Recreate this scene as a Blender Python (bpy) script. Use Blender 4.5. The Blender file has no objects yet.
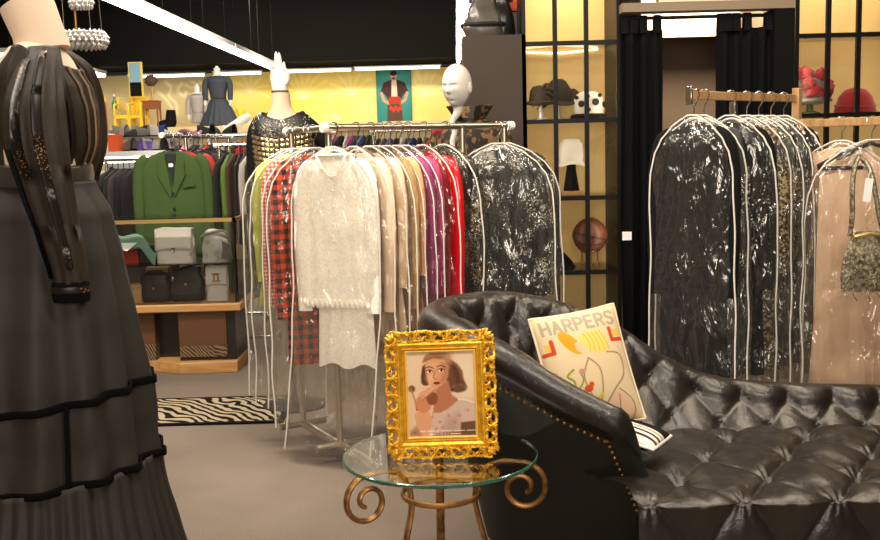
import bpy, bmesh, math, random
import numpy as np
from mathutils import Vector, Matrix, noise
random.seed(7)
sc = bpy.context.scene
COL = sc.collection
PI = math.pi
sin, cos = math.sin, math.cos

# ------------------------------------------------------------------ camera
FPX = 1000.0
CAMZ = 1.42
pt, rl = math.radians(6.84), math.radians(1.5)
F = Vector((0, cos(pt), -sin(pt)))
U0 = Vector((0, sin(pt), cos(pt)))
R0 = Vector((1, 0, 0))
RR = R0*cos(rl) - U0*sin(rl)
UU = R0*sin(rl) + U0*cos(rl)
EYE = Vector((0, 0, CAMZ))
cd = bpy.data.cameras.new('camera')
cam = bpy.data.objects.new('camera', cd)
COL.objects.link(cam)
cd.sensor_width = 36
cd.lens = 36*FPX/880
cd.clip_start = 0.05
cam.matrix_world = Matrix(((RR.x, UU.x, -F.x, EYE.x), (RR.y, UU.y, -F.y, EYE.y), (RR.z, UU.z, -F.z, EYE.z), (0, 0, 0, 1)))
sc.camera = cam

def ray(px, py):
    return F + RR*((px-440)/FPX) + UU*((270-py)/FPX)
def at(px, py, Y):
    d = ray(px, py)
    return EYE + d*(Y/d.y)
def onz(px, py, z):
    d = ray(px, py)
    return EYE + d*((z-CAMZ)/d.z)

# ------------------------------------------------------------------ materials
def lin(c):
    return tuple(((x/255)/12.92 if x/255 <= .04045 else ((x/255+.055)/1.055)**2.4) for x in c[:3])
MATS = {}
def mat(name, col=(128,128,128), rough=.5, metal=0., spec=.5, bump=None, var=None, emit=None, attr=False, sheen=0., coat=0., alpha=1., trans=0., ior=1.45, builder=None):
    """bump=(scale,strength,(sx,sy,sz)); var=(colour2, scale, (sx,sy,sz), lo, hi)"""
    if name in MATS: return MATS[name]
    m = bpy.data.materials.new(name)
    MATS[name] = m
    m.use_nodes = True
    nt = m.node_tree
    b = nt.nodes['Principled BSDF']
    N, L = nt.nodes.new, nt.links.new
    b.inputs['Base Color'].default_value = (*lin(col), 1)
    b.inputs['Roughness'].default_value = rough
    b.inputs['Metallic'].default_value = metal
    b.inputs['Specular IOR Level'].default_value = spec
    b.inputs['Sheen Weight'].default_value = sheen
    b.inputs['Coat Weight'].default_value = coat
    b.inputs['Transmission Weight'].default_value = trans
    b.inputs['IOR'].default_value = ior
    b.inputs['Alpha'].default_value = alpha
    if attr:
        a = N('ShaderNodeVertexColor'); a.layer_name = 'Col'
        L(a.outputs['Color'], b.inputs['Base Color'])
    tc = None
    def coords(sc3):
        nonlocal tc
        if tc is None: tc = N('ShaderNodeTexCoord')
        mp = N('ShaderNodeMapping'); mp.inputs['Scale'].default_value = sc3
        L(tc.outputs['Object'], mp.inputs['Vector'])
        return mp.outputs['Vector']
    if var:
        c2, s, s3, lo, hi = var
        n = N('ShaderNodeTexNoise'); n.inputs['Scale'].default_value = s; n.inputs['Detail'].default_value = 6
        L(coords(s3), n.inputs['Vector'])
        r = N('ShaderNodeValToRGB')
        r.color_ramp.elements[0].position = lo; r.color_ramp.elements[1].position = hi
        r.color_ramp.elements[0].color = (*lin(col), 1); r.color_ramp.elements[1].color = (*lin(c2), 1)
        L(n.outputs['Fac'], r.inputs['Fac']); L(r.outputs['Color'], b.inputs['Base Color'])
    if bump:
        s, st, s3 = bump
        n = N('ShaderNodeTexNoise'); n.inputs['Scale'].default_value = s; n.inputs['Detail'].default_value = 5
        L(coords(s3), n.inputs['Vector'])
        bp = N('ShaderNodeBump'); bp.inputs['Strength'].default_value = st; bp.inputs['Distance'].default_value = .01
        L(n.outputs['Fac'], bp.inputs['Height']); L(bp.outputs['Normal'], b.inputs['Normal'])
    if emit:
        b.inputs['Emission Color'].default_value = (*lin(emit[0]), 1)
        b.inputs['Emission Strength'].default_value = emit[1]
    if builder: builder(nt, b, N, L, coords)
    return m

def plastic_film():
    m = bpy.data.materials.new('clear_vinyl'); m.use_nodes = True
    nt = m.node_tree; nt.nodes.clear(); N, L = nt.nodes.new, nt.links.new
    out = N('ShaderNodeOutputMaterial')
    tr = N('ShaderNodeBsdfTransparent'); tr.inputs['Color'].default_value = (.985, .978, .965, 1)
    gl = N('ShaderNodeBsdfGlossy'); gl.inputs['Roughness'].default_value = .14; gl.inputs['Color'].default_value = (1, .98, .94, 1)
    tl = N('ShaderNodeBsdfDiffuse'); tl.inputs['Color'].default_value = (.85, .82, .78, 1)
    tc = N('ShaderNodeTexCoord'); mp = N('ShaderNodeMapping'); mp.inputs['Scale'].default_value = (1.6, 1.6, .55)
    L(tc.outputs['Object'], mp.inputs['Vector'])
    n1 = N('ShaderNodeTexNoise'); n1.inputs['Scale'].default_value = 7; n1.inputs['Detail'].default_value = 3; n1.inputs['Distortion'].default_value = 1.2
    v1 = N('ShaderNodeTexVoronoi'); v1.inputs['Scale'].default_value = 9; v1.feature = 'DISTANCE_TO_EDGE'
    mx = N('ShaderNodeMixRGB'); mx.inputs['Fac'].default_value = .12
    L(mp.outputs['Vector'], n1.inputs['Vector'])
    L(mp.outputs['Vector'], mx.inputs['Color1']); L(n1.outputs['Color'], mx.inputs['Color2'])
    L(mx.outputs['Color'], v1.inputs['Vector'])
    ad = N('ShaderNodeMath'); ad.operation = 'MULTIPLY_ADD'; ad.inputs[1].default_value = .55
    L(v1.outputs['Distance'], ad.inputs[0]); L(n1.outputs['Fac'], ad.inputs[2])
    bp = N('ShaderNodeBump'); bp.inputs['Strength'].default_value = .8; bp.inputs['Distance'].default_value = .04
    L(ad.outputs[0], bp.inputs['Height'])
    L(bp.outputs['Normal'], gl.inputs['Normal'])
    fr = N('ShaderNodeFresnel'); fr.inputs['IOR'].default_value = 1.4
    mu = N('ShaderNodeMath'); mu.operation = 'MULTIPLY_ADD'; mu.inputs[1].default_value = .6; mu.inputs[2].default_value = .065; mu.use_clamp = True
    L(fr.outputs[0], mu.inputs[0])
    m0 = N('ShaderNodeMixShader'); m0.inputs[0].default_value = .018
    L(tr.outputs[0], m0.inputs[1]); L(tl.outputs[0], m0.inputs[2])
    m1 = N('ShaderNodeMixShader'); L(mu.outputs[0], m1.inputs[0]); L(m0.outputs[0], m1.inputs[1]); L(gl.outputs[0], m1.inputs[2])
    L(m1.outputs[0], out.inputs[0])
    MATS['clear_vinyl'] = m
    return m
FILM = plastic_film()

def thin_glass(name, tint=(.985, .99, .985), refl=.0):
    m = bpy.data.materials.new(name); m.use_nodes = True
    nt = m.node_tree; nt.nodes.clear(); N, L = nt.nodes.new, nt.links.new
    out = N('ShaderNodeOutputMaterial')
    tr = N('ShaderNodeBsdfTransparent'); tr.inputs['Color'].default_value = (*tint, 1)
    gl = N('ShaderNodeBsdfGlossy'); gl.inputs['Roughness'].default_value = .02
    fr = N('ShaderNodeFresnel'); fr.inputs['IOR'].default_value = 1.5
    ad = N('ShaderNodeMath'); ad.operation = 'ADD'; ad.inputs[1].default_value = refl; ad.use_clamp = True
    L(fr.outputs[0], ad.inputs[0])
    mx = N('ShaderNodeMixShader'); L(ad.outputs[0], mx.inputs[0]); L(tr.outputs[0], mx.inputs[1]); L(gl.outputs[0], mx.inputs[2])
    L(mx.outputs[0], out.inputs[0])
    MATS[name] = m
    return m
GLASS = thin_glass('case_glass')

# ------------------------------------------------------------------ mesh builder
class MB:
    def __init__(s): s.v = []; s.f = []; s.c = None
    def add(s, vs, fs, M=None):
        o = len(s.v)
        s.v += [tuple(M @ Vector(p)) if M else tuple(p) for p in vs]
        s.f += [tuple(i+o for i in f) for f in fs]
        return s
    def box(s, c, d, rz=0, M=None):
        x, y, z = d[0]/2, d[1]/2, d[2]/2
        vs = [(a, b, e) for a in (-x, x) for b in (-y, y) for e in (-z, z)]
        T = Matrix.Translation(c) @ Matrix.Rotation(rz, 4, 'Z')
        if M: T = M @ T
        return s.add(vs, [(0,1,3,2),(4,6,7,5),(0,4,5,1),(2,3,7,6),(0,2,6,4),(1,5,7,3)], T)
    def bx(s, x0, x1, y0, y1, z0, z1):
        return s.box(((x0+x1)/2, (y0+y1)/2, (z0+z1)/2), (x1-x0, y1-y0, z1-z0))
    def grid(s, fn, nu, nv, wu=False, wv=False, capu=False, M=None):
        vs = [fn(i/(nu if wu else nu-1), j/(nv if wv else nv-1)) for i in range(nu) for j in range(nv)]
        fs = []
        for i in range(nu if wu else nu-1):
            for j in range(nv if wv else nv-1):
                a, b = i, (i+1) % nu
                c, d = j, (j+1) % nv
                fs.append((a*nv+c, b*nv+c, b*nv+d, a*nv+d))
        if capu:
            fs.append(tuple(range(nv))); fs.append(tuple((nu-1)*nv+k for k in range(nv)))
        return s.add(vs, fs, M)
    def tube(s, path, r, n=8, closed=False, caps=True, flat=None, M=None):
        """flat=(wa, wb, upvector): elliptical section half sizes along side / normal scaled by r"""
        P = [Vector(p) for p in path]; m = len(P)
        rs = r if isinstance(r, (list, tuple)) else [r]*m
        vs = []; prev = None
        for i in range(m):
            if closed: t = P[(i+1) % m]-P[i-1]
            else: t = P[min(i+1, m-1)]-P[max(i-1, 0)]
            if t.length < 1e-9: t = Vector((0, 0, 1))
            t.normalize()
            if flat is not None:
                a = Vector(flat[2]); a = a - t*a.dot(t)
                if a.length < 1e-6: a = t.orthogonal()
                a.normalize()
            elif prev is None: a = t.orthogonal().normalized()
            else:
                a = prev - t*prev.dot(t)
                a = a.normalized() if a.length > 1e-6 else t.orthogonal().normalized()
            prev = a; b = t.cross(a)
            fa, fb = (flat[0], flat[1]) if flat is not None else (1, 1)
            for k in range(n):
                w = 2*PI*k/n
                vs.append(P[i] + a*(cos(w)*rs[i]*fa) + b*(sin(w)*rs[i]*fb))
        fs = []
        for i in range(m if closed else m-1):
            j = (i+1) % m
            for k in range(n):
                l = (k+1) % n
                fs.append((i*n+k, j*n+k, j*n+l, i*n+l))
        if caps and not closed:
            fs.append(tuple(range(n))); fs.append(tuple((m-1)*n+k for k in range(n)))
        return s.add(vs, fs, M)
    def lathe(s, prof, c=(0, 0, 0), n=24, M=None, sx=1, sy=1):
        vs = []; m = len(prof)
        for r, z in prof:
            for k in range(n):
                w = 2*PI*k/n
                vs.append((c[0]+r*cos(w)*sx, c[1]+r*sin(w)*sy, c[2]+z))
        fs = [(i*n+k, i*n+(k+1) % n, (i+1)*n+(k+1) % n, (i+1)*n+k) for i in range(m-1) for k in range(n)]
        fs.append(tuple(range(n))); fs.append(tuple((m-1)*n+k for k in range(n)))
        return s.add(vs, fs, M)
    def ell(s, c, r, n=12, m=8, M=None, fn=None):
        prof = []
        vs = []
        for i in range(m+1):
            a = PI*i/m
            for k in range(n):
                w = 2*PI*k/n
                p = Vector((sin(a)*cos(w), sin(a)*sin(w), cos(a)))
                q = fn(p) if fn else p
                vs.append((c[0]+q[0]*r[0], c[1]+q[1]*r[1], c[2]+q[2]*r[2]))
        fs = [(i*n+k, i*n+(k+1) % n, (i+1)*n+(k+1) % n, (i+1)*n+k) for i in range(m) for k in range(n)]
        return s.add(vs, fs, M)
    def prism(s, poly, d0, d1, M=None):
        """poly in local xz, extruded along y from d0 to d1"""
        n = len(poly)
        vs = [(p[0], d0, p[1]) for p in poly]+[(p[0], d1, p[1]) for p in poly]
        fs = [tuple(range(n)), tuple(range(2*n-1, n-1, -1))]+[(i, (i+1) % n, n+(i+1) % n, n+i) for i in range(n)]
        return s.add(vs, fs, M)

def build(name, mb, material, parent=None, label=None, smooth=40, bevel=0, world=False, colors=None, solid=0):
    me = bpy.data.meshes.new(name)
    vs = mb.v
    if world and parent is not None:
        Mi = (Matrix.Translation(parent.location) @ parent.rotation_euler.to_matrix().to_4x4()).inverted()
        vs = [tuple(Mi @ Vector(p)) for p in vs]
    me.from_pydata(vs, [], mb.f)
    if colors is not None:
        ca = me.color_attributes.new('Col', 'FLOAT_COLOR', 'POINT')
        ca.data.foreach_set('color', np.asarray(colors, dtype=np.float32).ravel())
    b = bmesh.new(); b.from_mesh(me)
    bmesh.ops.remove_doubles(b, verts=b.verts, dist=1e-6)
    bmesh.ops.recalc_face_normals(b, faces=b.faces)
    b.to_mesh(me); b.free()
    if smooth:
        me.shade_smooth()
        me.set_sharp_from_angle(angle=math.radians(smooth))
    me.materials.append(MATS[material] if isinstance(material, str) else material)
    o = bpy.data.objects.new(name, me); COL.objects.link(o)
    if parent is not None: o.parent = parent
    if label: o['label'] = label
    if solid:
        md = o.modifiers.new('thickness', 'SOLIDIFY'); md.thickness = solid; md.offset = 0
    if bevel:
        md = o.modifiers.new('bevel', 'BEVEL'); md.width = bevel; md.segments = 2; md.limit_method = 'ANGLE'
    return o
def nest(o, part):
    o.parent = part      # a piece of a part: same place, one level deeper
    return o
def tag(o, label, cat, group=None, kind=None):
    o['label'] = label; o['category'] = cat
    if group: o['group'] = group
    if kind: o['kind'] = kind
    return o
def root(name, loc, label, cat, rz=0, group=None, rot=None):
    o = bpy.data.objects.new(name, None); COL.objects.link(o)
    o.empty_display_size = .05
    o.location = loc; o.rotation_euler = rot or (0, 0, rz)
    return tag(o, label, cat, group)
def struct(name, mb, m, **k):
    o = build(name, mb, m, **k); 
    if o.parent is None: o['kind'] = 'structure'
    return o

def spiral(c, r0, r1, a0, a1, n=28):
    return [(c[0]+(r0+(r1-r0)*i/(n-1))*cos(a0+(a1-a0)*i/(n-1)), c[1]+(r0+(r1-r0)*i/(n-1))*sin(a0+(a1-a0)*i/(n-1))) for i in range(n)]
def interp(tab, x):
    if x <= tab[0][0]: return tab[0][1]
    for (a, p), (b, q) in zip(tab, tab[1:]):
        if x <= b:
            t = (x-a)/(b-a); t = t*t*(3-2*t)*.5+t*.5
            return p+(q-p)*t
    return tab[-1][1]
def catmull(P, n):
    """n samples along a Catmull-Rom spline through P (tuples)"""
    P = [Vector(p) for p in P]; out = []
    m = len(P)-1
    for i in range(n):
        t = i/(n-1)*m; k = min(int(t), m-1); f = t-k
        a, b, c, d = P[max(k-1, 0)], P[k], P[k+1], P[min(k+2, m)]
        out.append(.5*((2*b)+(c-a)*f+(2*a-5*b+4*c-d)*f*f+(3*b-a-3*c+d)*f**3))
    return out

class Paint:
    """a printed / stitched picture, as colours on a fine sheet: x right 0..w, y down 0..h"""
    def __init__(s, w, h, nx, ny, base):
        s.w, s.h, s.nx, s.ny = w, h, nx, ny
        s.X, s.Y = np.meshgrid(np.linspace(0, w, nx), np.linspace(0, h, ny), indexing='ij')
        s.A = np.zeros((nx, ny, 3)); s.A[:] = base
        s.e = max(w/nx, h/ny)
    def _mix(s, a, col):
        a = np.clip(a, 0, 1)[..., None]; s.A = s.A*(1-a)+np.array(col, float)*a
    def ell(s, cx, cy, rx, ry, col, rot=0, soft=None, al=1):
        dx, dy = s.X-cx, s.Y-cy
        u = dx*cos(rot)+dy*sin(rot); v = -dx*sin(rot)+dy*cos(rot)
        d = (np.sqrt((u/rx)**2+(v/ry)**2)-1)*min(rx, ry)
        s._mix((.5-d/(soft or s.e))*al, col)
    def dist(s, pts, closed=False):
        D = np.full(s.X.shape, 1e9)
        q = list(pts)+([pts[0]] if closed else [])
        for (x0, y0), (x1, y1) in zip(q, q[1:]):
            dx, dy = x1-x0, y1-y0; l = dx*dx+dy*dy+1e-12
            t = np.clip(((s.X-x0)*dx+(s.Y-y0)*dy)/l, 0, 1)
            D = np.minimum(D, np.hypot(s.X-x0-t*dx, s.Y-y0-t*dy))
        return D
    def line(s, pts, w, col, al=1, soft=None):
        s._mix((.5+(w/2-s.dist(pts))/(soft or s.e))*al, col)
    def poly(s, pts, col, al=1, soft=None):
        ins = np.zeros(s.X.shape, bool); n = len(pts)
        for i in range(n):
            x0, y0 = pts[i]; x1, y1 = pts[(i+1) % n]
            if y0 == y1: continue
            c = ((y0 > s.Y) != (y1 > s.Y)) & (s.X < (x1-x0)*(s.Y-y0)/(y1-y0)+x0)
            ins ^= c
        D = s.dist(pts, True)
        D = np.where(ins, -D, D)
        s._mix((.5-D/(soft or s.e))*al, col)
    def curve(s, pts, w, col, n=24, **k):
        s.line([(p[0], p[1]) for p in catmull([(x, y, 0) for x, y in pts], n)], w, col, **k)
    def linear(s):
        a = s.A/255; a = np.where(a <= .04045, a/12.92, ((a+.055)/1.055)**2.4)
        return np.concatenate([a, np.ones(a.shape[:2]+(1,))], -1).reshape(-1, 4)
# ================================================================== materials list
def carpet(nt, b, N, L, coords):
    n = N('ShaderNodeTexNoise'); n.inputs['Scale'].default_value = 1.3; n.inputs['Detail'].default_value = 3
    L(coords((1, 1, 1)), n.inputs['Vector'])
    n2 = N('ShaderNodeTexNoise'); n2.inputs['Scale'].default_value = 160; n2.inputs['Detail'].default_value = 2
    L(coords((1, 1, 1)), n2.inputs['Vector'])
    ad = N('ShaderNodeMath'); ad.operation = 'MULTIPLY_ADD'; ad.inputs[1].default_value = .5
    L(n.outputs['Fac'], ad.inputs[0]); 
    m2 = N('ShaderNodeMath'); m2.operation = 'MULTIPLY'; m2.inputs[1].default_value = .5
    L(n2.outputs['Fac'], m2.inputs[0]); L(m2.outputs[0], ad.inputs[2])
    r = N('ShaderNodeValToRGB'); r.color_ramp.elements[0].position = .32; r.color_ramp.elements[1].position = .68
    r.color_ramp.elements[0].color = (*lin((98, 88, 79)), 1); r.color_ramp.elements[1].color = (*lin((130, 117, 106)), 1)
    L(ad.outputs[0], r.inputs['Fac']); L(r.outputs['Color'], b.inputs['Base Color'])
    bp = N('ShaderNodeBump'); bp.inputs['Strength'].default_value = .35; bp.inputs['Distance'].default_value = .004
    L(n2.outputs['Fac'], bp.inputs['Height']); L(bp.outputs['Normal'], b.inputs['Normal'])
mat('carpet', rough=.95, spec=.15, builder=carpet)
mat('black_ceiling', (20, 20, 19), .95, spec=.1)
mat('dark_soffit', (18, 17, 15), .95, spec=.1)
mat('beige_wall', (206, 186, 138), .8)
mat('painted_mural', rough=.75, attr=True)
mat('printed', rough=.55, attr=True, spec=.2)
mat('printed_matte', rough=.85, attr=True, spec=.2, bump=(900, .25, (1, 1, 1)))
mat('brown_panel', (58, 48, 40), .55, spec=.3)
mat('slate_gloss', (74, 68, 62), .3, spec=.6, bump=(14, .4, (1, 1, 1)))
mat('fluorescent', (255, 255, 255), emit=((255, 255, 250), 9.0))
mat('cove_tube', (255, 255, 255), emit=((255, 252, 240), 5.0))
mat('warm_tube', (255, 255, 255), emit=((255, 232, 180), 1.6))
mat('fixture_white', (225, 225, 220), .4)
mat('black_metal', (15, 12, 11), .45, spec=.25)
mat('case_back', (210, 176, 112), .75, var=((222, 190, 130), 2, (1, 1, 1), .35, .7))
mat('chrome', (215, 212, 205), .18, metal=1)
mat('brushed_nickel', (196, 184, 166), .32, metal=1)
mat('rail_wood', (178, 140, 96), .35, var=((150, 110, 70), 9, (6, 1, 1), .4, .7))
mat('white_plastic', (235, 232, 226), .35)
mat('white_piping', (222, 216, 206), .45)
mat('mannequin_white', (198, 195, 188), .35, spec=.4)
mat('mannequin_flesh', (214, 176, 150), .55)
mat('mannequin_linen', (208, 184, 160), .7, bump=(300, .15, (1, 1, 1)))
mat('black_satin', (42, 38, 33), .6, spec=.3, bump=(5, .25, (4, 4, .5)))
mat('belt_satin', (54, 49, 44), .32)
mat('tan_stripe', (128, 98, 66), .5)
mat('black_sheer', (42, 34, 26), .55, spec=.3, bump=(9, .4, (5, 5, .6)))
mat('black_velvet', (9, 8, 8), .95, spec=.08)
mat('brown_stripe', (82, 62, 44), .5)
mat('gold_sequin', (190, 140, 60), .25, metal=1)
mat('black_cloth', (13, 12, 12), .85, spec=.2, bump=(60, .15, (1, 1, 1)))
mat('curtain_black', (10, 10, 11), .9, spec=.15)
mat('booth_wall', (104, 88, 72), .8)
mat('booth_white', (214, 200, 182), .7)
mat('beam', (128, 112, 92), .55)
mat('gold_trim', (190, 160, 98), .35, metal=.7)
mat('oak', (192, 146, 92), .5, var=((168, 122, 72), 4, (1, 12, 12), .35, .7))
mat('bronze_mirror', (92, 62, 40), .22, spec=.6)
mat('dark_smoke', (34, 30, 28), .25, spec=.6)
mat('white_leather', (222, 216, 204), .45)
mat('silver_leather', (205, 200, 190), .4, var=((120, 116, 110), 14, (1, 1, 1), .5, .75), bump=(18, .6, (1, 1, 1)))
mat('dark_leather', (30, 28, 27), .5, bump=(30, .4, (1, 1, 1)))
mat('emblem_gold', (176, 140, 74), .35, metal=.8)
mat('cardboard', (190, 152, 108), .8)
mat('teal_cloth', (120, 156, 140), .85)
mat('white_paper', (238, 236, 232), .7)
mat('red_cloth', (176, 42, 34), .7)
mat('green_wool', (60, 82, 38), .9, bump=(220, .2, (1, 1, 1)))
mat('dark_lining', (24, 26, 20), .7)
def leather(nt, b, N, L, coords):
    n = N('ShaderNodeTexNoise'); n.inputs['Scale'].default_value = 14; n.inputs['Detail'].default_value = 5; n.inputs['Distortion'].default_value = 1.5
    L(coords((1, 1, 1)), n.inputs['Vector'])
    v = N('ShaderNodeTexVoronoi'); v.inputs['Scale'].default_value = 220; L(coords((1, 1, 1)), v.inputs['Vector'])
    m = N('ShaderNodeMath'); m.operation = 'MULTIPLY_ADD'; m.inputs[1].default_value = .06
    L(v.outputs['Distance'], m.inputs[0]); L(n.outputs['Fac'], m.inputs[2])
    bp = N('ShaderNodeBump'); bp.inputs['Strength'].default_value = .3; bp.inputs['Distance'].default_value = .012
    L(m.outputs[0], bp.inputs['Height']); L(bp.outputs['Normal'], b.inputs['Normal'])
mat('sofa_leather', (31, 25, 21), .33, spec=.62, builder=leather)
mat('side_leather', (26, 27, 23), .45, spec=.4)
mat('brass', (190, 140, 70), .3, metal=1)
def goldleaf(nt, b, N, L, coords):
    n = N('ShaderNodeTexNoise'); n.inputs['Scale'].default_value = 55; n.inputs['Detail'].default_value = 4
    L(coords((1, 1, 1)), n.inputs['Vector'])
    r = N('ShaderNodeValToRGB'); r.color_ramp.elements[0].position = .35; r.color_ramp.elements[1].position = .7
    r.color_ramp.elements[0].color = (*lin((206, 146, 24)), 1); r.color_ramp.elements[1].color = (*lin((240, 190, 60)), 1)
    L(n.outputs['Fac'], r.inputs['Fac']); L(r.outputs['Color'], b.inputs['Base Color'])
mat('gold_leaf', rough=.35, metal=.55, builder=goldleaf)
mat('gold_liner', (240, 214, 120), .3, metal=.4)
mat('aged_bronze', (178, 128, 74), .42, metal=.7, var=((112, 78, 48), 28, (1, 1, 1), .4, .65), bump=(40, .3, (1, 1, 1)))
mat('table_edge', (60, 120, 100), .1, trans=.6, ior=1.5)
TABLEGLASS = thin_glass('table_glass', (.84, .91, .88), .16)
mat('cream_pillow', (224, 204, 172), .9)
mat('crystal', (200, 196, 190), .12, metal=.35, spec=.8, bump=(60, 1.0, (1, 1, 1)))
def zebra(nt, b, N, L, coords, zs=10.5, pale=(164, 150, 124)):
    n = N('ShaderNodeTexNoise'); n.inputs['Scale'].default_value = 3.2; n.inputs['Detail'].default_value = 1.5
    L(coords((1, 1, 1)), n.inputs['Vector'])
    mx = N('ShaderNodeMixRGB'); mx.inputs['Fac'].default_value = .16
    L(coords((1, 1, 1)), mx.inputs['Color1']); L(n.outputs['Color'], mx.inputs['Color2'])
    w = N('ShaderNodeTexWave'); w.inputs['Scale'].default_value = zs; w.inputs['Distortion'].default_value = 3.8; w.inputs['Detail'].default_value = 1.2
    w.wave_type = 'BANDS'; w.bands_direction = 'DIAGONAL'
    L(mx.outputs['Color'], w.inputs['Vector'])
    r = N('ShaderNodeValToRGB'); r.color_ramp.elements[0].position = .42; r.color_ramp.elements[1].position = .5
    r.color_ramp.elements[0].color = (*lin((26, 22, 18)), 1); r.color_ramp.elements[1].color = (*lin(pale), 1)
    L(w.outputs['Fac'], r.inputs['Fac']); L(r.outputs['Color'], b.inputs['Base Color'])
mat('zebra_pile', rough=.95, spec=.1, builder=zebra)
mat('striped_band', rough=.6, builder=lambda *a: zebra(*a, zs=24, pale=(128, 102, 70)))
def tartan(c0, c1, c2, s):
    def fn(nt, b, N, L, coords):
        sp = N('ShaderNodeSeparateXYZ'); L(coords((s, s, s)), sp.inputs[0])
        cols = []
        for ax in ('X', 'Z'):
            f = N('ShaderNodeMath'); f.operation = 'FRACT'; L(sp.outputs[ax], f.inputs[0])
            g = N('ShaderNodeMath'); g.operation = 'GREATER_THAN'; g.inputs[1].default_value = .5; L(f.outputs[0], g.inputs[0])
            cols.append(g)
        ad = N('ShaderNodeMath'); ad.operation = 'ADD'; L(cols[0].outputs[0], ad.inputs[0]); L(cols[1].outputs[0], ad.inputs[1])
        dv = N('ShaderNodeMath'); dv.operation = 'MULTIPLY'; dv.inputs[1].default_value = .5; L(ad.outputs[0], dv.inputs[0])
        r = N('ShaderNodeValToRGB'); r.color_ramp.interpolation = 'CONSTANT'
        e = r.color_ramp.elements
        e[0].color = (*lin(c0), 1); e[1].position = .75; e[1].color = (*lin(c2), 1)
        m = e.new(.4); m.color = (*lin(c1), 1)
        L(dv.outputs[0], r.inputs['Fac']); L(r.outputs['Color'], b.inputs['Base Color'])
    return fn
mat('orange_tartan', rough=.85, builder=tartan((226, 78, 26), (158, 54, 24), (44, 30, 22), 22))
mat('pink_check', rough=.85, builder=tartan((232, 196, 180), (206, 120, 110), (158, 60, 60), 55))
mat('lime_cloth', (188, 192, 84), .8, sheen=.2)
mat('sheer_white', (214, 206, 194), .8)
mat('white_lace', (254, 249, 238), .8, var=((244, 235, 219), 90, (1, 1, 1), .45, .6), bump=(120, .2, (1, 1, 1)))
mat('cream_satin', (236, 210, 180), .5, sheen=.2)
mat('ivory_satin', (228, 200, 166), .55)
mat('gold_sequined', (196, 160, 110), .3, metal=.5, bump=(260, .9, (1, 1, 1)))
mat('peach_satin', (222, 160, 106), .5)
mat('purple_silk', (140, 22, 96), .4, sheen=.2)
mat('magenta_silk', (166, 22, 92), .4, sheen=.2)
mat('red_shiny', (190, 10, 22), .25, coat=.5, bump=(10, .6, (1, 1, .6)))
def sequin(base, spark, sc_, thr):
    def fn(nt, b, N, L, coords):
        v = N('ShaderNodeTexVoronoi'); v.inputs['Scale'].default_value = sc_; L(coords((1, 1, 1)), v.inputs['Vector'])
        n = N('ShaderNodeTexNoise'); n.inputs['Scale'].default_value = 9; L(coords((1, 1, .5)), n.inputs['Vector'])
        r = N('ShaderNodeValToRGB'); r.color_ramp.elements[0].position = thr; r.color_ramp.elements[1].position = thr+.05
        r.color_ramp.elements[0].color = (*lin(base), 1); r.color_ramp.elements[1].color = (*lin(spark), 1)
        sx = N('ShaderNodeSeparateColor'); L(v.outputs['Color'], sx.inputs[0])
        mu = N('ShaderNodeMath'); mu.operation = 'MULTIPLY'; L(sx.outputs[0], mu.inputs[0]); L(n.outputs['Fac'], mu.inputs[1])
        L(mu.outputs[0], r.inputs['Fac']); L(r.outputs['Color'], b.inputs['Base Color'])
    return fn
mat('black_sequin', rough=.35, metal=.3, builder=sequin((18, 16, 15), (176, 160, 120), 300, .4))
mat('sparkle_black', rough=.5, builder=sequin((15, 13, 12), (215, 205, 185), 240, .47))
mat('brown_brocade', rough=.6, builder=sequin((30, 24, 20), (176, 152, 104), 110, .32))
mat('dress_trim_sparkle', rough=.4, metal=.3, builder=sequin((28, 22, 17), (206, 156, 90), 420, .53))
mat('beige_chiffon', (226, 194, 164), .8)
mat('leopard', rough=.8, builder=sequin((34, 26, 20), (112, 82, 52), 46, .27))
mat('silver_beads', (176, 166, 140), .3, metal=.7, bump=(160, 1.0, (1, 1, .5)), var=((92, 84, 66), 60, (1, 1, 1), .4, .65))
mat('felt_dark', (44, 34, 26), .9)
mat('feather_brown', (70, 52, 38), .9)
mat('white_straw', (228, 220, 204), .8)
mat('ball_leather', (92, 50, 34), .45, var=((120, 70, 46), 12, (1, 1, 1), .4, .7))
mat('ball_seam', (30, 20, 16), .7)
mat('red_felt', (148, 16, 26), .9, sheen=.3)
mat('rose_petal', (172, 70, 74), .7, var=((110, 60, 54), 16, (1, 1, 1), .4, .65))
mat('leaf_green', (84, 92, 54), .7)
mat('cream_lampshade', (238, 222, 186), .8)
mat('yellow_paint', (236, 196, 40), .5)
mat('cherry_wood', (134, 72, 36), .45)
mat('pale_wood', (196, 170, 110), .5)
mat('blue_print', (120, 160, 180), .5)
mat('red_frame', (178, 70, 44), .5)
mat('mirror_gold', (226, 200, 150), .2, metal=.9)
mat('green_bottle', (36, 110, 60), .15, spec=.6)
mat('grey_tweed', (150, 144, 140), .9)
mat('navy_dress', (42, 48, 58), .7)
mat('orange_box', (226, 92, 36), .6)
mat('purple_item', (92, 62, 150), .6)
mat('grey_item', (122, 118, 112), .7)
mat('shelf_white', (232, 230, 226), .5)
for i, c in enumerate([(24, 22, 22), (44, 40, 42), (92, 88, 84), (84, 112, 44), (60, 36, 26), (150, 36, 104), (40, 60, 120), (176, 166, 156), (170, 40, 36), (70, 80, 110), (200, 120, 150)]):
    mat('far_cloth_%d' % i, c, .8)

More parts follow.
